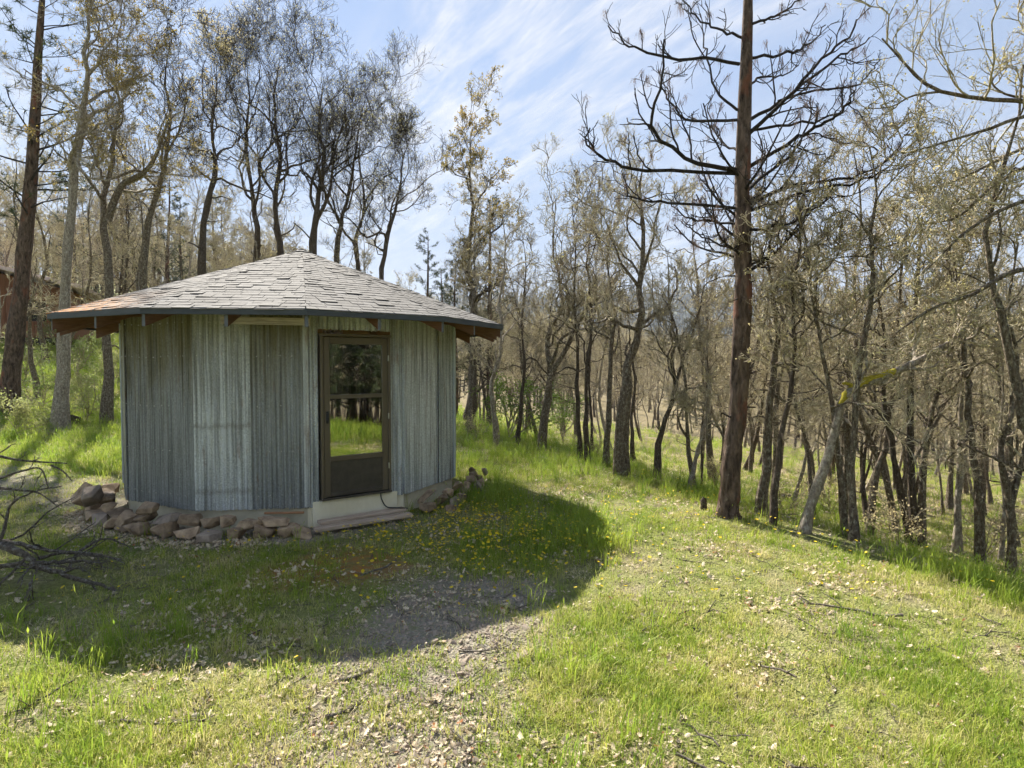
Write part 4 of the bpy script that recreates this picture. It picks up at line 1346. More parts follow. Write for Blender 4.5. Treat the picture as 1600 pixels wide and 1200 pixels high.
traced('oak_tree', 'thin oak second to the right of the shed corner', [(810, 696), (814, 630), (820, 570), (815, 500), (822, 430), (815, 360)], 9, 23, nl=8, mats=OD, limb_len=(0.25, 0.45), **KW)
traced('oak_tree', 'crooked oak with bent lower trunk nearest right of the shed', [(778, 702), (772, 645), (768, 600), (784, 540), (780, 470), (790, 400), (784, 330)], 13, 24, nl=9, mats=OG, limb_len=(0.25, 0.45), **KW)
traced('oak_tree', 'tall oak with golden new leaves rising beside the right eave of the shed', [(737, 704), (735, 630), (738, 555), (740, 480), (734, 400), (738, 320), (733, 260), (735, 205)], 22, 25, nl=14, t_limb=(0.35, 0.95), mats=('oak_bark_dark', 'twig_dark', 'bud_gold'), limb_len=(0.16, 0.30), D=21, n2=6, n3=5, n4=5, n5=2, bud=1.2, bud_size=0.055, rt=0.005)
# left of the shed
LK = dict(n2=6, n3=6, n4=5, n5=2, bud_size=0.05, rt=0.0048)
traced('oak_tree', 'grey lichened oak standing left of the shed, thickest of the oaks there', [(93, 668), (98, 560), (104, 450), (114, 300), (128, 190), (136, 110), (140, 40), (150, -40)], 27, 31, D=16.5, nl=12, t_limb=(0.42, 0.97), mats=('oak_bark_grey', 'twig', 'bud_gold'), limb_len=(0.16, 0.32), bud=0.22, **LK)
traced('oak_tree', 'slim forked oak close left of the shed wall, stem weaving upward', [(166, 668), (168, 560), (168, 400), (162, 330), (170, 260), (185, 190), (180, 110), (190, 30)], 19, 32, D=17.5, nl=11, t_limb=(0.42, 0.97), mats=('oak_bark', 'twig', 'bud_gold'), limb_len=(0.16, 0.32), bud=1.1, limbs=[([(168, 345), (180, 310), (195, 285), (225, 270), (245, 240), (262, 190)], 12)], **LK)
traced('oak_tree', 'wavy dark oak rising behind the left slope of the shed roof', [(222, 600), (222, 450), (232, 350), (246, 300), (258, 240), (266, 180), (258, 120), (268, 60)], 17, 33, D=18.5, nl=10, t_limb=(0.4, 0.97), mats=('oak_bark', 'twig_dark', 'bud_gold'), limb_len=(0.16, 0.32), bud=0.22, **LK)
traced('oak_tree', 'oak with crooked low fork behind the roof, left of the twiggy clump', [(313, 600), (316, 420), (322, 330), (336, 270), (332, 210), (338, 150), (333, 90)], 18, 34, D=24, nl=11, t_limb=(0.4, 0.97), mats=('oak_bark_dark', 'twig_dark', 'bud'), limb_len=(0.16, 0.3), bud=0.6, **LK)
BK = dict(mats=('oak_bark_dark', 'twig_dark', 'bud'), n2=6, n3=6, n4=6, n5=2, bud=0.3, bud_size=0.045, rt=0.0055, up=0.1)
traced('oak_tree', 'left stem of the dark bare clump behind the shed roof', [(400, 610), (402, 400), (396, 320), (384, 230), (390, 160), (382, 80)], 15, 41, D=27, nl=12, limb_len=(0.26, 0.46), t_limb=(0.35, 0.97), **BK)
traced('oak_tree', 'upright dark oak standing behind the peak of the shed roof', [(440, 610), (438, 400), (430, 330), (436, 240), (428, 160), (438, 82)], 17, 42, D=28, nl=12, limb_len=(0.26, 0.46), t_limb=(0.35, 0.97), **BK)
traced('oak_tree', 'wide dark oak behind the roof spreading twigs far over its right slope', [(486, 610), (488, 400), (497, 330), (505, 250), (498, 180), (506, 120)], 19, 43, D=26, nl=10, limb_len=(0.26, 0.46), t_limb=(0.35, 0.97), limbs=[([(492, 350), (515, 300), (522, 240), (540, 180)], 7)], **BK)
traced('oak_tree', 'dark oak curving gently right above the right half of the roof peak', [(522, 612), (526, 420), (535, 340), (552, 270), (560, 200), (572, 145)], 13, 45, D=27, nl=12, limb_len=(0.26, 0.46), t_limb=(0.35, 0.97), **BK)
traced('oak_tree', 'low spreading oak at the right end of the dark clump behind the roof', [(592, 622), (596, 440), (606, 370), (622, 310), (628, 260), (640, 215)], 12, 46, D=26, nl=13, limb_len=(0.2, 0.36), t_limb=(0.3, 0.97), **BK)
traced('oak_tree', 'slender oak behind the right slope of the roof under the spreading twigs', [(560, 620), (562, 450), (556, 380), (570, 320), (560, 250), (566, 200)], 12, 44, D=30, nl=10, limb_len=(0.26, 0.46), t_limb=(0.35, 0.97), **BK)

# ------------------------------------------------------------------ living pines
def pine_meshes(seed, H, r0, lean=(0, 0), start=0.35, nb=46, blen=0.2, ntuft=7, nsize=0.16, bark='pine_bark', tuftn=14, droop=0.0):
    rg = np.random.default_rng(seed)
    K = 26
    u = np.linspace(0, 1, K)
    path = np.stack([lean[0] * u + 0.06 * np.sin(u * 7 + seed), lean[1] * u, H * u], 1)
    path[0, 2] -= 0.15
    R = (r0 * (1 - u) ** 0.8 + 0.012) * (1 + 0.5 * np.exp(-u * 30))
    Tp, Tr = path[None], R[None]
    tr = np_mesh('pine_trunk', *[(v, [f]) for v, f in [tubes(Tp, Tr, 12, rg, 1 + 0.08 * rg.normal(size=(1, K, 12)))]][0], M[bark])
    b1, r1 = grow(rg, Tp, Tr, nb, (start, 0.99), (1.1, 1.55), (blen * 0.7, blen * 1.2), 9, 0.1, 0.05 - droop, 0.22, 0.012, 0.35, 0.0, 0.72)
    b2, r2 = grow(rg, b1, r1, 6, (0.3, 1.0), (0.4, 0.9), (0.2, 0.45), 5, 0.12, 0.06, 0.5, 0.006, 0.5)
    cr = np_mesh('pine_limbs', *[(v, [f]) for v, f in [merge([tubes(b1, r1, 5, rg), tubes(b2, r2, 4, rg)])]][0], M['pine_limb'])
    pts = np.concatenate([b2[:, -1], b2[:, 3], b1[:, -1], b1[:, 6]])
    p = np.repeat(pts, tuftn, 0)
    d = unit(rg.normal(size=p.shape) + np.array((0, 0, 0.35)))
    s = unit(np.cross(d, rg.normal(size=p.shape))) * nsize * 0.045
    L = nsize * rg.uniform(0.7, 1.3, (len(p), 1))
    v = np.stack([p - s, p + s, p + d * L], 1).reshape(-1, 3)
    fo = np_mesh('pine_needles', v, [np.arange(len(v)).reshape(-1, 3)], M['needle'], False)
    return tr, cr, fo


def pine(meshes, loc, rz, s, label, group=None):
    e = empty('pine_tree', loc, rz)
    e.scale = (s, s, s)
    obj('trunk', meshes[0], e)
    c = obj('crown', meshes[1], e)
    obj('needles', meshes[2], c)
    return tag(e, label, 'tree', group)


def at_ground(px, D):
    p = P(px, 570, D)
    return np.array((p[0], p[1], float(gz(p[0], p[1]))))


b0 = at_ground(12, 18)
pm0 = pine_meshes(5, 15.5, 0.25, lean=(1.75, 0.0), start=0.38, nb=44, blen=0.2, nsize=0.2, tuftn=9)
pine(pm0, b0, 0, 1, 'big living pine with rough brown trunk leaning right at the left edge')
pmA = pine_meshes(6, 9, 0.13, start=0.12, nb=70, blen=0.2, nsize=0.13, tuftn=12)
pmB = pine_meshes(8, 11, 0.16, lean=(0.3, 0), start=0.2, nb=70, blen=0.17, nsize=0.14, tuftn=12)
for i, (px, D, s, lab) in enumerate(((262, 36, 1.0, 'small dark pine on the hillside seen above the left roof slope'), (286, 44, 1.15, 'dark pine on the hillside between two oak trunks above the roof'), (340, 40, 0.95, 'pine far behind the roof under the twiggy oak clump'), (690, 27, 0.75, 'young slim pine right of the roof slope below the sky gap'),
                                     (667, 31, 0.85, 'young pine standing closest behind the right roof slope'), (712, 24, 0.72, 'young pine half hidden behind the golden-leaved oak'), (765, 22, 0.8, 'dark pine beside the golden-leaved oak, right of the eave'), (120, 40, 1.3, 'dark pine on the hillside left of the shed'), (200, 46, 1.35, 'pine on the hillside high above the left eave'))):
    pine(pmA if i % 2 else pmB, at_ground(px, D), i * 1.3, s, lab)

# ------------------------------------------------------------------ oak copies filling the wood
protos = []
for i in range(7):
    rg = np.random.default_rng(300 + i)
    H = rg.uniform(6.2, 7.8)
    k = 7
    pth = np.zeros((k, 3))
    pth[:, 2] = np.linspace(0, H, k)
    pth[1:, :2] = np.cumsum(rg.normal(size=(k - 1, 2)) * 0.17, 0)
    protos.append(oak_meshes('oak_proto', 400 + i, pth, rg.uniform(0.05, 0.095), nl=10, t_limb=(0.22, 0.95), limb_len=(0.2, 0.36), mats=(('oak_bark', 'twig_lichen', 'bud'), ('oak_bark_dark', 'twig', 'bud'), ('oak_bark_grey', 'twig_lichen', 'bud'))[i % 3], n2=5, n3=4, n4=5, n5=2, bud=0.1, bud_size=0.034, rt=0.0052, sides=7, K=14))

rg = np.random.default_rng(909)
used = []


def far_enough(p, d):
    return all((p[0] - q[0]) ** 2 + (p[1] - q[1]) ** 2 > d * d for q in used)


LAND = [(0, 'the left edge'), (93, 'the grey oak beside the shed'), (222, 'the wavy oak behind the roof'), (315, 'the crooked-fork oak behind the roof'), (440, 'the roof peak'), (560, 'the slender oak over the right roof slope'), (737, 'the golden-leaved oak'), (845, 'the crooked wide-forking oak'),
        (912, 'the close pair of slender oaks'), (971, 'the thickest oak'), (1137, 'the dead pine'), (1254, 'the pale leaning oak'), (1335, 'the straight dark oak past the pale one'), (1430, 'the twin-stemmed oak'), (1531, 'the thick kinked oak'), (1600, 'the right edge')]
ORD = 'nearest second third fourth fifth sixth seventh eighth ninth tenth eleventh twelfth thirteenth fourteenth fifteenth sixteenth'.split()


def fill(n, pxr, Dr, dmin, sc_, phrase, group, pw=1.0):
    c = tries = 0
    made = []
    while c < n and tries < n * 60:
        tries += 1
        px = rg.uniform(*pxr)
        D = Dr[0] + (Dr[1] - Dr[0]) * rg.random() ** pw
        p = at_ground(px, D)
        if not far_enough(p, dmin) or (1005 < px < 1120 and 17 < D < 36): continue
        used.append(p)
        e = place_tree('oak_tree', protos[rg.integers(len(protos))], p, rg.uniform(0, 6.28), rg.uniform(*sc_), None, 'tree', group)
        lp, ln_ = min(LAND, key=lambda q: abs(q[0] - px))
        made.append((abs(px - lp), ln_, 'left' if px < lp else 'right', e))
        c += 1
    cnt = {}
    for d, ln_, side, e in sorted(made, key=lambda q: q[0]):
        k = cnt.get((ln_, side), 0); cnt[(ln_, side)] = k + 1
        e['label'] = '%s %s %s of %s' % (ORD[k], phrase, side, ln_)


fill(38, (1080, 1690), (10.5, 24), 1.1, (0.75, 1.05), 'crowded slope oak', 'oaks crowded behind the front row on the right-hand slope')
fill(26, (1060, 1680), (9.3, 19), 0.8, (0.5, 0.75), 'thin young oak', 'thin young oaks on the right-hand slope')
fill(24, (730, 1080), (17, 32), 1.7, (0.75, 1.0), 'bare wood oak', 'oaks in the wood between shed and dead pine')
fill(62, (640, 1700), (24, 58), 2.1, (0.85, 1.15), 'hazy deep-wood oak', 'oaks deep in the wood down the slope')
fill(22, (-60, 330), (21, 44), 2.2, (1.15, 1.7), 'bare hillside oak', 'oaks on the rising ground left behind the shed')
fill(16, (330, 690), (26, 46), 2.4, (1.0, 1.4), 'far back bare oak', 'oaks far behind the shed roof')
# far woodland: one mass
pts, rot, scl, pid = [], [], [], []
for k in range(2600):
    a = math.radians(rg.uniform(-50, 58)); d = 56 + 190 * rg.random() ** 0.75
    if k > 2100:
        a = math.radians(rg.uniform(58, 160)); d = 26 + 90 * rg.random()
    x, y = d * math.sin(a), d * math.cos(a)
    pts.append((x, y, float(gz(x, y)) - 0.2)); rot.append((0, 0, rg.uniform(0, 6.28)))
    s = rg.uniform(1.0, 1.5); scl.append((s, s, s * rg.uniform(0.85, 1.1))); pid.append(rg.integers(6))
kit = []
for i in range(6):
    q = np.random.default_rng(700 + i)
    pth = np.zeros((5, 3)); pth[:, 2] = np.linspace(0, 7.5, 5); pth[1:, :2] = np.cumsum(q.normal(size=(4, 2)) * 0.2, 0)
    mt = ('oak_bark', 'twig_lichen', 'bud') if i < 4 else ('oak_bark_dark', 'twig', 'bud')
    tr, cr, fo = oak_meshes('far_oak', 710 + i, pth, 0.11, nl=9, t_limb=(0.3, 0.95), limb_len=(0.22, 0.38), mats=mt, n2=5, n3=5, n4=4, n5=0, bud=0.2, bud_size=0.07, rt=0.012, sides=5, K=8)
    bm = bmesh.new(); bm.from_mesh(tr)
    nv = []
    me = bpy.data.meshes.new('far_oak')
    for j, src in enumerate((tr, cr, fo)):
        if j: 
            o0 = len(bm.faces)
            bm.from_mesh(src)
            bm.faces.ensure_lookup_table()
            for f_ in bm.faces[o0:]: f_.material_index = j
    bm.to_mesh(me); bm.free()
    for nm_ in mt: me.materials.append(M[nm_])
    kit.append(me)
scatter('woodland', np.array(pts), np.array(rot), np.array(scl), np.array(pid), kit, 'hazy mass of bare oaks covering the far side of the valley', 'woodland')

# conifer forest on the far hills
kit = []
for i in range(3):
    q = np.random.default_rng(i)
    V_, F_ = [], []
    o_ = 0
    for t in range(6):
        z0 = 2 + t * 2.7; r_ = 3.4 * (1 - t / 6.5) * q.uniform(0.85, 1.1); h_ = 4.6
        m_ = 8
        an = np.arange(m_) * 2 * np.pi / m_ + q.random()
        rr_ = r_ * q.uniform(0.6, 1.15, m_)
        V_.append(np.vstack([np.stack([rr_ * np.cos(an), rr_ * np.sin(an), np.full(m_, z0) - q.random(m_)], 1), [[0, 0, z0 + h_]]]))
        F_.append(np.array([[o_ + j, o_ + (j + 1) % m_, o_ + m_] for j in range(m_)])); o_ += m_ + 1
    kit.append(np_mesh('far_conifer', np.concatenate(V_), [np.concatenate(F_)], M['needle_far'], False))
rg = np.random.default_rng(55)
N = 9000
a = np.radians(rg.uniform(-60, 55, N)); d = 640 + 520 * rg.random(N) ** 0.9
x, y = d * np.sin(a), d * np.cos(a)
z = hz(x, y)
ok = z > 4
x, y, z = x[ok], y[ok], z[ok]
N = len(x)
s = rg.uniform(0.7, 1.35, N)
scatter('conifer_forest', np.stack([x, y, z - 1], 1), np.stack([0 * s, 0 * s, rg.uniform(0, 6.28, N)], 1), np.stack([s, s, s * rg.uniform(0.9, 1.3, N)], 1), rg.integers(0, 3, N), kit, 'dark conifer forest covering the distant blue hills', 'forest')

# ------------------------------------------------------------------ shrubs on the left, young green tree on the right
def shrub(loc, H, seed, label, mat='shrub_leaf', n=6, bud=5, size=0.05, group=None, name='leafy_shrub'):
    rg = np.random.default_rng(seed)
    e = empty(name, loc)
    base = np.zeros((1, 6, 3)); base[0, :, 2] = np.linspace(-0.1, 0.25 * H, 6)
    b1, r1 = grow(rg, base, np.full((1, 6), 0.02 * H), n, (0.1, 0.9), (0.2, 0.9), (2.2, 3.6), 8, 0.2, 0.06, 0.5, 0.008, 0.4)
    b2, r2 = grow(rg, b1, r1, 6, (0.2, 1), (0.4, 1.1), (0.3, 0.6), 5, 0.25, 0.03, 0.6, 0.005)
    b3, r3 = grow(rg, b2, r2, 5, (0.2, 1), (0.4, 1.1), (0.3, 0.7), 4, 0.25, 0.02, 0.6, 0.0035)
    v, f = merge([tubes(b1, r1, 5, rg), tubes(b2, r2, 4, rg), tubes(b3, r3, 3, rg)])
    st_ = obj('stem', np_mesh('shrub_stem', v, [f], M['twig']), e)
    v, f = leaves(rg, np.concatenate([b3[:, -1], b3[:, 2]]), bud, size, size * 1.2)
    obj('foliage', np_mesh('shrub_foliage', v, [f], M[mat], False), st_)
    return tag(e, label, 'shrub', group)


for i, (px, D, H, lab) in enumerate(((20, 15, 1.3, 'pale leafy shrub at the left edge in front of the leaning pine'), (66, 19, 1.9, 'pale green shrub between the leaning pine and the grey oak'), (135, 18, 1.6, 'loose shrub between the two oak stems left of the shed'),
                                     (40, 24, 2.2, 'tall light green shrub below the brown house'), (120, 25, 2.4, 'tall loose shrub below the house, near the grey oak'), (165, 23, 2.0, 'light shrub behind the slim forked oak beside the shed'), (-20, 21, 2.0, 'bushy shrub cut off by the left edge below the house'), (90, 30, 2.6, 'shrub in front of the right corner of the house'))):
    shrub(at_ground(px, D), H, 60 + i, lab, size=0.055)
shrub(at_ground(795, 15.5), 2.3, 90, 'bright green young shrub among the trunks right of the shed', 'young_leaf', 7, 6, 0.06)
shrub(at_ground(880, 20), 2.2, 91, 'green shrub behind the crooked oak midway to the pine', 'young_leaf', 6, 5, 0.06)
for i, (px, D, lab) in enumerate(((1225, 9.4, 'low tangle of dry twigs at the feet of the oaks behind the dead pine'), (1410, 8.0, 'low dry tangle at the base of the right-hand row of oaks'), (1120, 12.5, 'dry brush left of the dead pine trunk'), (1550, 8.5, 'dry twiggy brush between the last two trunks at the right'), (1300, 11, 'dry brush behind the pale leaning oak'), (930, 15, 'dry brush behind the pair of slender oaks'), (745, 15.5, 'dry brush beside the right wall of the shed'))):
    shrub(at_ground(px, D), 0.7, 120 + i, lab, 'bud', 7, 1, 0.035, name='dry_brush')

# dark boulder and stump
for px, py, s, lab, nm in ((98, 664, 0.42, 'dark mossy boulder at the foot of the grey oak left of the shed', 'boulder'), (1228, 780, 0.13, 'small dark log end lying behind the dead pine', 'log_end')):
    h_ = hit(px, py)
    o = obj(nm, stone_mesh(900 + px, s, s * 0.8, s * 0.62, M['oak_bark_dark']), None, h_ + np.array((0, 0, s * 0.3)))
    tag(o, lab, 'boulder' if nm == 'boulder' else 'log')
h_ = hit(1099, 797)
v, f = tubes(np.array([[(0, 0, -0.1), (0.004, 0, 0.05), (0.0, 0, 0.13), (0.012, 0, 0.17)]]), np.array([[0.05, 0.045, 0.042, 0.022]]), 9, rng)
tag(obj('tree_stump', np_mesh('tree_stump', v, [f], M['oak_bark_dark']), None, h_), 'small dark broken stump in the grass left of the dead pine', 'stump')

# ------------------------------------------------------------------ brown house on the rise at the left
hx1, hy = P(82, 500, 32)[0], 32.0
hb = float(gz(hx1 - 3, hy))
hs = empty('house', (hx1 + 0.8, hy, hb), math.radians(24))
tag(hs, 'brown wooden house with pale metal roof among the trees at the left', 'house')
zt = P(80, 452, 32)[2] - hb
zb = P(80, 528, 32)[2] - hb
W_ = 12.0
Vw = np.array([(x, y, z) for y in (0, 8) for x, z in ((-W_, zb), (0, zb), (0, zt), (-W_, zt + 2.9))])
Fw = np.array([[0, 1, 2, 3], [7, 6, 5, 4], [1, 5, 6, 2], [0, 3, 7, 4], [0, 4, 5, 1], [3, 2, 6, 7]])
obj('wall', np_mesh('wall', Vw, [Fw], M['house_wall'], False), hs)
nb = 48
for i in range(26):
    obj('siding_board', boxes('siding_board', [((-0.12 - i * 0.24, -0.02, (zt + zb) / 2 + 0.02 * (i % 3)), (0.2, 0.035, zt - zb), None)], M['house_wall'], 0.005), hs)
rl = math.hypot(W_ + 1.2, 3.2)
ang = math.atan2(3.2, W_ + 1.2)
rf = obj('roof', boxes('roof', [((0, 0, 0), (rl, 10, 0.16), None)], M['house_roof'], 0.01), hs, (-W_ / 2 + 0.3, 3.6, zt + 1.62), (0, ang, 0))
for i in range(14):
    obj('roof_rib', boxes('roof_rib', [((0, -4.7 + i * 0.7, 0.1), (rl, 0.05, 0.05), None)], M['house_roof']), rf)
wn = obj('window', boxes('window', [((-1.35, -0.05, (zt + zb) / 2 + 0.1), (0.95, 0.06, 1.15), None)], M['house_dark'], 0.01), hs)
obj('frame', boxes('frame', [((-1.35 + s * 0.5, -0.06, (zt + zb) / 2 + 0.1), (0.08, 0.08, 1.3), None) for s in (-1, 1)] + [((-1.35, -0.061, (zt + zb) / 2 + 0.1 + s * 0.6), (0.92, 0.08, 0.08), None) for s in (-1, 1)], M['house_wall']), wn)
for i in range(6):
    obj('post', boxes('post', [((-0.2 - i * 2.2, 0.1, zb / 2 - 0.3), (0.16, 0.16, zb + 0.6), None)], M['house_dark']), hs)
obj('crawlspace_shade', boxes('crawlspace_shade', [((-W_ / 2, 4.0, zb / 2 - 0.4), (W_ - 0.6, 7, zb + 0.8), None)], M['house_dark']), hs)  # near-black box under the house: shade of the crawlspace put in as colour

# ------------------------------------------------------------------ trees standing to the right of the camera (mirrored in the door glass)
for i, (x, y, s, k) in enumerate(((16, -8, 1.2, 3), (11, -9, 1.15, 1), (20, -5, 1.3, 4), (18, -13, 1.2, 5), (12, -13, 1.1, 6))):
    place_tree('oak_tree', protos[k], (x, y, float(gz(x, y))), i, s, 'one of the oaks mirrored in the glass of the shed door', 'tree', 'oaks mirrored in the shed door glass')
pmC = pine_meshes(9, 13, 0.2, start=0.06, nb=100, blen=0.26, nsize=0.34, tuftn=12)
for i, (x, y, s) in enumerate(((22, -7, 1.1), (26, -12, 1.2), (24, -1, 1.15), (20, -14, 1.0), (29, -6, 1.3), (27, -18, 1.2), (31, -14, 1.3), (22, 3, 1.1), (18.5, -3.5, 0.8), (17.5, -9.5, 0.8), (20, -10, 0.9), (15.5, -12.5, 0.8), (19, 0.5, 0.85), (23, -3.5, 1.0), (17, -15, 0.9))):
    pine(pmC, (x, y, float(gz(x, y))), i * 2.1, s, 'one of the dark pines mirrored in the upper pane of the shed door', 'pines mirrored in the shed door glass')

# ------------------------------------------------------------------ grass, litter, flowers, pebbles
def clump(seed, n, rad, h, w, mat, bend=0.5, heads=0.0):
    rg = np.random.default_rng(seed)
    V_, F3, F4 = [], [], []
    a = rg.uniform(0, 6.28, n); r = rad * np.sqrt(rg.random(n))
    bx, by = r * np.cos(a), r * np.sin(a)
    d = rg.uniform(0, 6.28, n)
    hh = h * rg.uniform(0.45, 1.15, n); ww = w * rg.uniform(0.7, 1.2, n)
    ln_ = bend * rg.uniform(0.2, 1.0, n) * hh
    sx, sy = -np.sin(d), np.cos(d)
    o_ = 0
    for i in range(n):
        dx, dy = np.cos(d[i]), np.sin(d[i])
        b = np.array((bx[i], by[i], -0.01)); s = np.array((sx[i], sy[i], 0)) * ww[i] / 2
        m = b + np.array((dx * ln_[i] * 0.3, dy * ln_[i] * 0.3, hh[i] * 0.58))
        t = b + np.array((dx * ln_[i], dy * ln_[i], hh[i] * rg.uniform(0.8, 1.0)))
        V_ += [b - s, b + s, m + s * 0.8, m - s * 0.8, t]
        F4.append((o_, o_ + 1, o_ + 2, o_ + 3)); F3.append((o_ + 3, o_ + 2, o_ + 4)); o_ += 5
        if rg.random() < heads:
            w2 = s * 2.2
            q = t + np.array((dx * 0.012, dy * 0.012, 0.05))
            mm = (t + q) / 2
            V_ += [t, mm + w2, q, mm - w2]
            F4.append((o_, o_ + 1, o_ + 2, o_ + 3)); o_ += 4
    return np_mesh('clump', np.array(V_), [np.array(F4), np.array(F3)], mat, False)


def sample_view(n, D0, D1, power, rg, pxr=(-250, 1900)):
    """points spread over the ground in front of the camera, denser close by"""
    Dg = np.linspace(D0, D1, 4000)
    w = Dg ** (1 - power)
    c = np.cumsum(w); c /= c[-1]
    D = np.interp(rg.random(n), c, Dg)
    px = rg.uniform(*pxr, n)
    return (px - 800) / F * D, D


rg = np.random.default_rng(4242)
kit = [clump(i, 20, 0.075, 0.06, 0.0042, M['grass'], 1.1) for i in range(5)]
kit += [clump(10 + i, 14, 0.06, 0.10, 0.0045, M['grass'], 0.9) for i in range(3)]
M['straw'] = leaf_mat('straw', [(0.1, (0.46, 0.38, 0.22)), (0.9, (0.70, 0.62, 0.40))], 0.3)
kit += [clump(20 + i, 16, 0.07, 0.24, 0.0055, M['grass_tall'], 0.7, 0.12) for i in range(3)]
kit += [clump(40 + i, 16, 0.09, 0.03, 0.0035, M['straw'], 3.2) for i in range(3)]
N = 170000
x, y = sample_view(N, 2.0, 46, 1.45, rg)
r = np.hypot(x - SC[0], y - SC[1])
g = gravel_mask(x, y)
nz = fbm(x * 1.1 + 50, y * 1.1, 4)
nz2 = fbm(x * 0.5 + 9, y * 0.5 + 77, 3)
s = 0.926 * x + 0.378 * y - 5.9
dens = np.clip(0.22 + 2.6 * (nz - 0.36), 0.2, 1.0)
dens = np.where(y > 9, np.maximum(dens, 0.75), dens) * (1 - 0.3 * sstep(1.0, 3.0, s)) * (1 - 0.75 * wood_mask(x, y))
dens *= (1 - 0.86 * g) * (1 - 0.6 * moss_mask(x, y))
pile = sstep(0.8, 0.3, seg_dist(x, y, (-5.2, 5.6), (-3.5, 5.2)))
dens *= 1 - 0.6 * pile
keep = (rg.random(N) < dens) & (r > 2.5)
# nothing grows on the planks
T, Nn = facet(DTH)
du = (x - SC[0]) * T[0] + (y - SC[1]) * T[1]; dn = (x - SC[0]) * Nn[0] + (y - SC[1]) * Nn[1]
keep &= ~((np.abs(du) < 0.65) & (dn > 2.3) & (dn < APO + 0.42))
th = np.degrees(np.arctan2(x - SC[0], -(y - SC[1])))
tallp = 0.02 + 0.12 * sstep(0.50, 0.62, nz2)
right = sstep(0.9, 0.2, seg_dist(x, y, (-0.3, 8.6), (0.95, 6.6))) * 0.85
tallp = np.maximum(tallp, right)
tallp = np.maximum(tallp, 0.25 * sstep(1.2, 0.2, np.abs(s - 0.4)))
tallp = np.maximum(tallp, 0.04 * sstep(0.8, 0.3, seg_dist(x, y, (-4.4, 4.1), (-2.8, 3.5))))
tallp = np.maximum(tallp, 0.22 * sstep(9, 11, y))
tallp *= (1 - g) * (1 - pile)
tallp *= 1 - 0.6 * sstep(1.5, 3.5, s)
tallp *= np.where((s > -0.3) | (y > 8) | (x < 1.2), 1, 0.35)
c = rg.random(N)
pid = np.where(c < tallp, rg.integers(8, 11, N), np.where(c < tallp + 0.25, rg.integers(5, 8, N), rg.integers(0, 5, N)))
straw = rg.random(N) < np.clip(0.18 + 1.6 * (fbm(x * 0.9 + 31, y * 0.9 + 3, 4) - 0.45), 0.05, 0.5)
pid = np.where(straw, rg.integers(11, 14, N), pid)
sc0 = rg.uniform(0.7, 1.25, N) * (1 + np.clip(y - 6, 0, 40) * 0.045)
X_, Y_ = x[keep], y[keep]
Z_ = gz(X_, Y_)
k_ = keep.sum()
scv = np.stack([sc0, sc0, sc0 * rg.uniform(0.75, 1.2, N)], 1)[keep]
rot = np.stack([rg.normal(size=k_) * 0.12, rg.normal(size=k_) * 0.12, rg.uniform(0, 6.28, k_)], 1)
scatter('grass', np.stack([X_, Y_, Z_], 1), rot, scv, pid[keep], kit, 'spring grass growing over the lawn and wooded slope', 'grass')
# grass to the right of the camera, seen in the door glass
N = 9000
x = rg.uniform(4, 24, N); y = rg.uniform(-16, 6, N)
ok = x > y * 0.95 + 1
x, y = x[ok], y[ok]; N = len(x)
s_ = rg.uniform(1.6, 2.6, N)
scatter('grass', np.stack([x, y, gz(x, y)], 1), np.stack([0 * x, 0 * x, rg.uniform(0, 6.28, N)], 1), np.stack([s_, s_, s_], 1), rg.integers(0, 11, N), kit, 'spring grass of the slope mirrored in the door glass', 'grass')


def oak_leaf(seed):
    q = np.random.default_rng(seed)
    L = 0.07; prof = [(0, 0.0), (0.10, 0.08), (0.22, 0.26), (0.32, 0.13), (0.48, 0.34), (0.58, 0.17), (0.74, 0.30), (0.86, 0.14), (1.0, 0.02)]
    curl = q.uniform(-0.2, 0.7); fold = q.uniform(-0.6, 0.6)
    V_ = []
    for t, w in prof:
        zc = curl * L * (t - 0.4) ** 2 * 1.6
        for sgn in (-1, 0, 1):
            ww = w * L * q.uniform(0.85, 1.15)
            V_.append((t * L - L / 2, sgn * ww, zc + abs(sgn) * ww * fold + 0.004))
    F_ = []
    for i in range(len(prof) - 1):
        for j in range(2):
            F_.append((i * 3 + j, i * 3 + j + 1, i * 3 + j + 4, i * 3 + j + 3))
    return np_mesh('oak_leaf', np.array(V_), [np.array(F_)], M['litter'], False)


kit = [oak_leaf(i) for i in range(6)]
N = 100000
x, y = sample_view(N, 2.0, 22, 1.5, rg)
r = np.hypot(x - SC[0], y - SC[1]); s = 0.926 * x + 0.378 * y - 5.9
nz = fbm(x * 1.3 + 150, y * 1.3 + 7, 4)
dn = np.clip(0.17 + 3.2 * (nz - 0.44), 0.07, 0.9) * np.where(y < 3.6, 0.65, 1.0) * np.where(x > 0.3, 1.8, 1.0)
dn *= np.where((y > 9.5) & (s < 0.5), 0.35, 1.0)
dn = np.where(s > 0.8, np.maximum(dn, 0.55), dn)
dn *= np.where((x < 0.6) & (y > 5), 0.55, 1)
keep = (rg.random(N) < dn) & (r > 2.55)
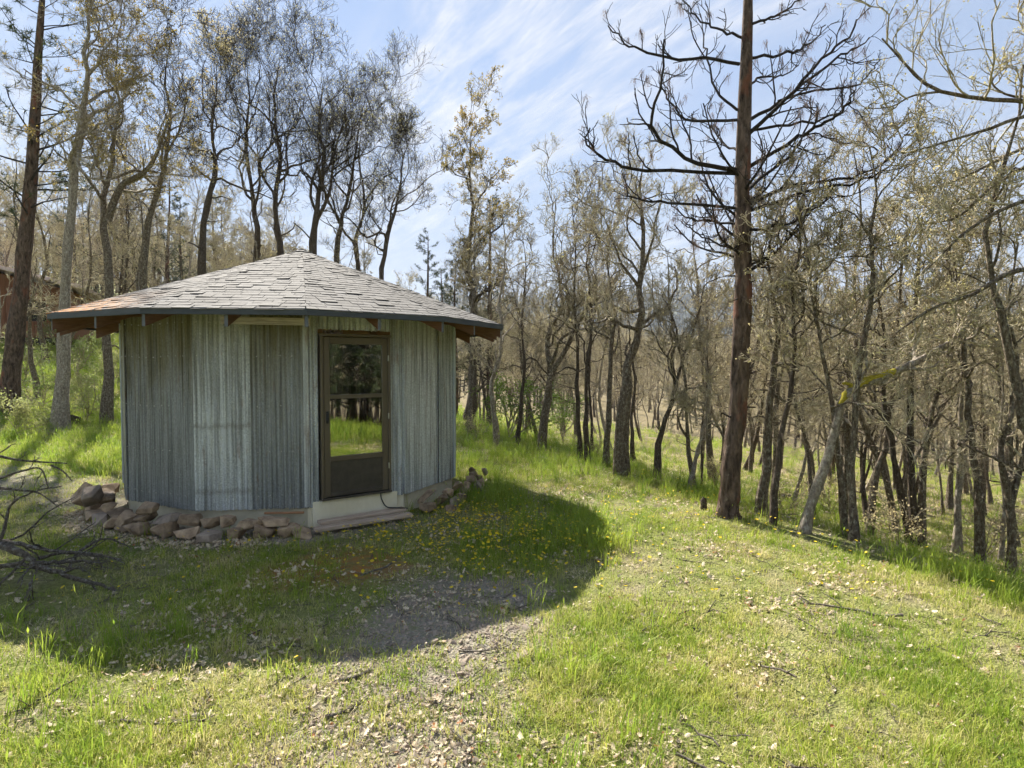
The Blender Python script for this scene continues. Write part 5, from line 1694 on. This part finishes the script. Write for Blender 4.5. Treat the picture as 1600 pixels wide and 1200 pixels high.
# drift of leaves at the foot of the stones on the left
nd_ = 1300
tb = np.radians(rg.uniform(-60, 12, nd_)); rb = 2.86 + np.abs(rg.normal(size=nd_)) * 0.16
xb, yb = SC[0] + rb * np.sin(tb), SC[1] - rb * np.cos(tb)
x = np.concatenate([x[keep], xb]); y = np.concatenate([y[keep], yb]); N = len(x)
s_ = np.clip(np.exp(rg.normal(size=N) * 0.42) * 0.46, 0.14, 1.1) * np.where(y < 4.5, 0.8, 1.0) * (1 + np.clip(y - 7, 0, 20) * 0.03)
scatter('leaf_litter', np.stack([x, y, gz(x, y) + rg.uniform(0.0, 0.035, N)], 1), np.stack([rg.normal(size=N) * 0.5, rg.normal(size=N) * 0.5, rg.uniform(0, 6.28, N)], 1), np.stack([s_] * 3, 1), rg.integers(0, 6, N), kit, 'dry tan oak leaves littered through the grass', 'leaf litter')

# broken twigs lying in the grass
kit = []
for i in range(4):
    q = np.random.default_rng(i + 70)
    pp_ = np.stack([np.linspace(-0.5, 0.5, 6), 0.06 * q.normal(size=6), 0.02 + 0.02 * q.normal(size=6)], 1)[None] * 0.22
    v, f = tubes(pp_, np.linspace(0.004, 0.002, 6)[None], 4, q)
    b_, br = grow(q, pp_, np.full((1, 6), 0.003), 3, (0.2, 0.9), (0.4, 1.0), (0.2, 0.4), 3, 0.2, 0.0, 0.8, 0.0018)
    v, f = merge([(v, f), tubes(b_, br, 3, q)])
    kit.append(np_mesh('twig', v, [f], M['dead_wood']))
N = 1800
x, y = sample_view(N, 2.1, 12, 1.3, rg)
ok = np.hypot(x - SC[0], y - SC[1]) > 2.9
x, y = x[ok], y[ok]; N = len(x)
s_ = np.exp(rg.normal(size=N) * 0.5) * 0.6
scatter('twig_litter', np.stack([x, y, gz(x, y) + 0.008], 1), np.stack([rg.normal(size=N) * 0.1, rg.normal(size=N) * 0.1, rg.uniform(0, 6.28, N)], 1), np.stack([s_] * 3, 1), rg.integers(0, 4, N), kit, 'small broken twigs lying scattered in the grass', 'twigs')

# small yellow flowers
V_, F_, mi = [], [], []
o_ = 0
st_h = 0.13
for j in range(7):
    a0, a1 = j / 7 * 6.283, (j + 0.8) / 7 * 6.283
    V_ += [(0, 0, st_h), (0.014 * math.cos(a0), 0.014 * math.sin(a0), st_h + 0.003), (0.014 * math.cos(a1), 0.014 * math.sin(a1), st_h + 0.003)]
    F_.append((o_, o_ + 1, o_ + 2)); mi.append(0); o_ += 3
V_ += [(-0.0012, 0, 0), (0.0012, 0, 0), (0, 0, st_h)]
F_.append((o_, o_ + 1, o_ + 2)); mi.append(1)
fl = np_mesh('flower', np.array(V_), [np.array(F_)], [M['petal'], M['stem']], False, mi)
N = 1500
u_ = rg.random(N)
ax = np.where(u_ < 0.75, rg.normal(size=N) * 0.75 - 0.35, rg.uniform(-4.6, 3.5, N))
ay = np.where(u_ < 0.75, rg.normal(size=N) * 0.7 + 6.7, rg.uniform(4.6, 9.0, N))
# a few along the edge of the slope
ne = 160
ty = rg.uniform(4.5, 15, ne); sx_ = rg.normal(size=ne) * 0.5 + 0.4
ax = np.concatenate([ax, (5.9 + sx_ - 0.378 * ty) / 0.926]); ay = np.concatenate([ay, ty])
r = np.hypot(ax - SC[0], ay - SC[1])
ok = (r > 2.95); ax, ay = ax[ok], ay[ok]; N = len(ax)
s_ = rg.uniform(0.7, 1.3, N)
scatter('yellow_flowers', np.stack([ax, ay, gz(ax, ay)], 1), np.stack([rg.normal(size=N) * 0.3 + 0.15, rg.normal(size=N) * 0.3, rg.uniform(0, 6.28, N)], 1), np.stack([s_ * 1.0, s_ * 1.0, s_], 1), np.zeros(N), [fl], 'tiny yellow flowers dotting the shaded grass right of the shed door', 'flowers')

# pebbles on the bare ground
kit = [stone_mesh(960 + i, 0.012, 0.010, 0.007, M['stone_grey']) for i in range(3)]
N = 80000
x, y = sample_view(N, 2.0, 8, 1.2, rg, (100, 1250))
g = gravel_mask(x, y)
keep = rg.random(N) < g * 0.9 + 0.01
x, y = x[keep], y[keep]; N = len(x)
s_ = np.exp(rg.normal(size=N) * 0.55) * 0.62
scatter('gravel', np.stack([x, y, gz(x, y) + 0.001], 1), rg.uniform(0, 6.28, (N, 3)) * np.array((0.1, 0.1, 1)), np.stack([s_] * 3, 1), rg.integers(0, 3, N), kit, 'grey pebbles on the bare worn track', 'gravel')

# ------------------------------------------------------------------ haze
hm, nt, b, out = new_mat('haze')
nt.nodes.remove(b)
pv = nt.nodes.new('ShaderNodeVolumePrincipled')
pv.inputs['Color'].default_value = (0.78, 0.86, 1.0, 1)
pv.inputs['Density'].default_value = 0.0002
pv.inputs['Anisotropy'].default_value = 0.2
nt.links.new(pv.outputs[0], out.inputs['Volume'])
hb_ = boxes('haze', [((0, 0, 0), (3300, 3320, 240), None)], hm)
o = obj('haze', hb_, None, (0, 5, 110 - 45))
tag(o, kind='stuff')
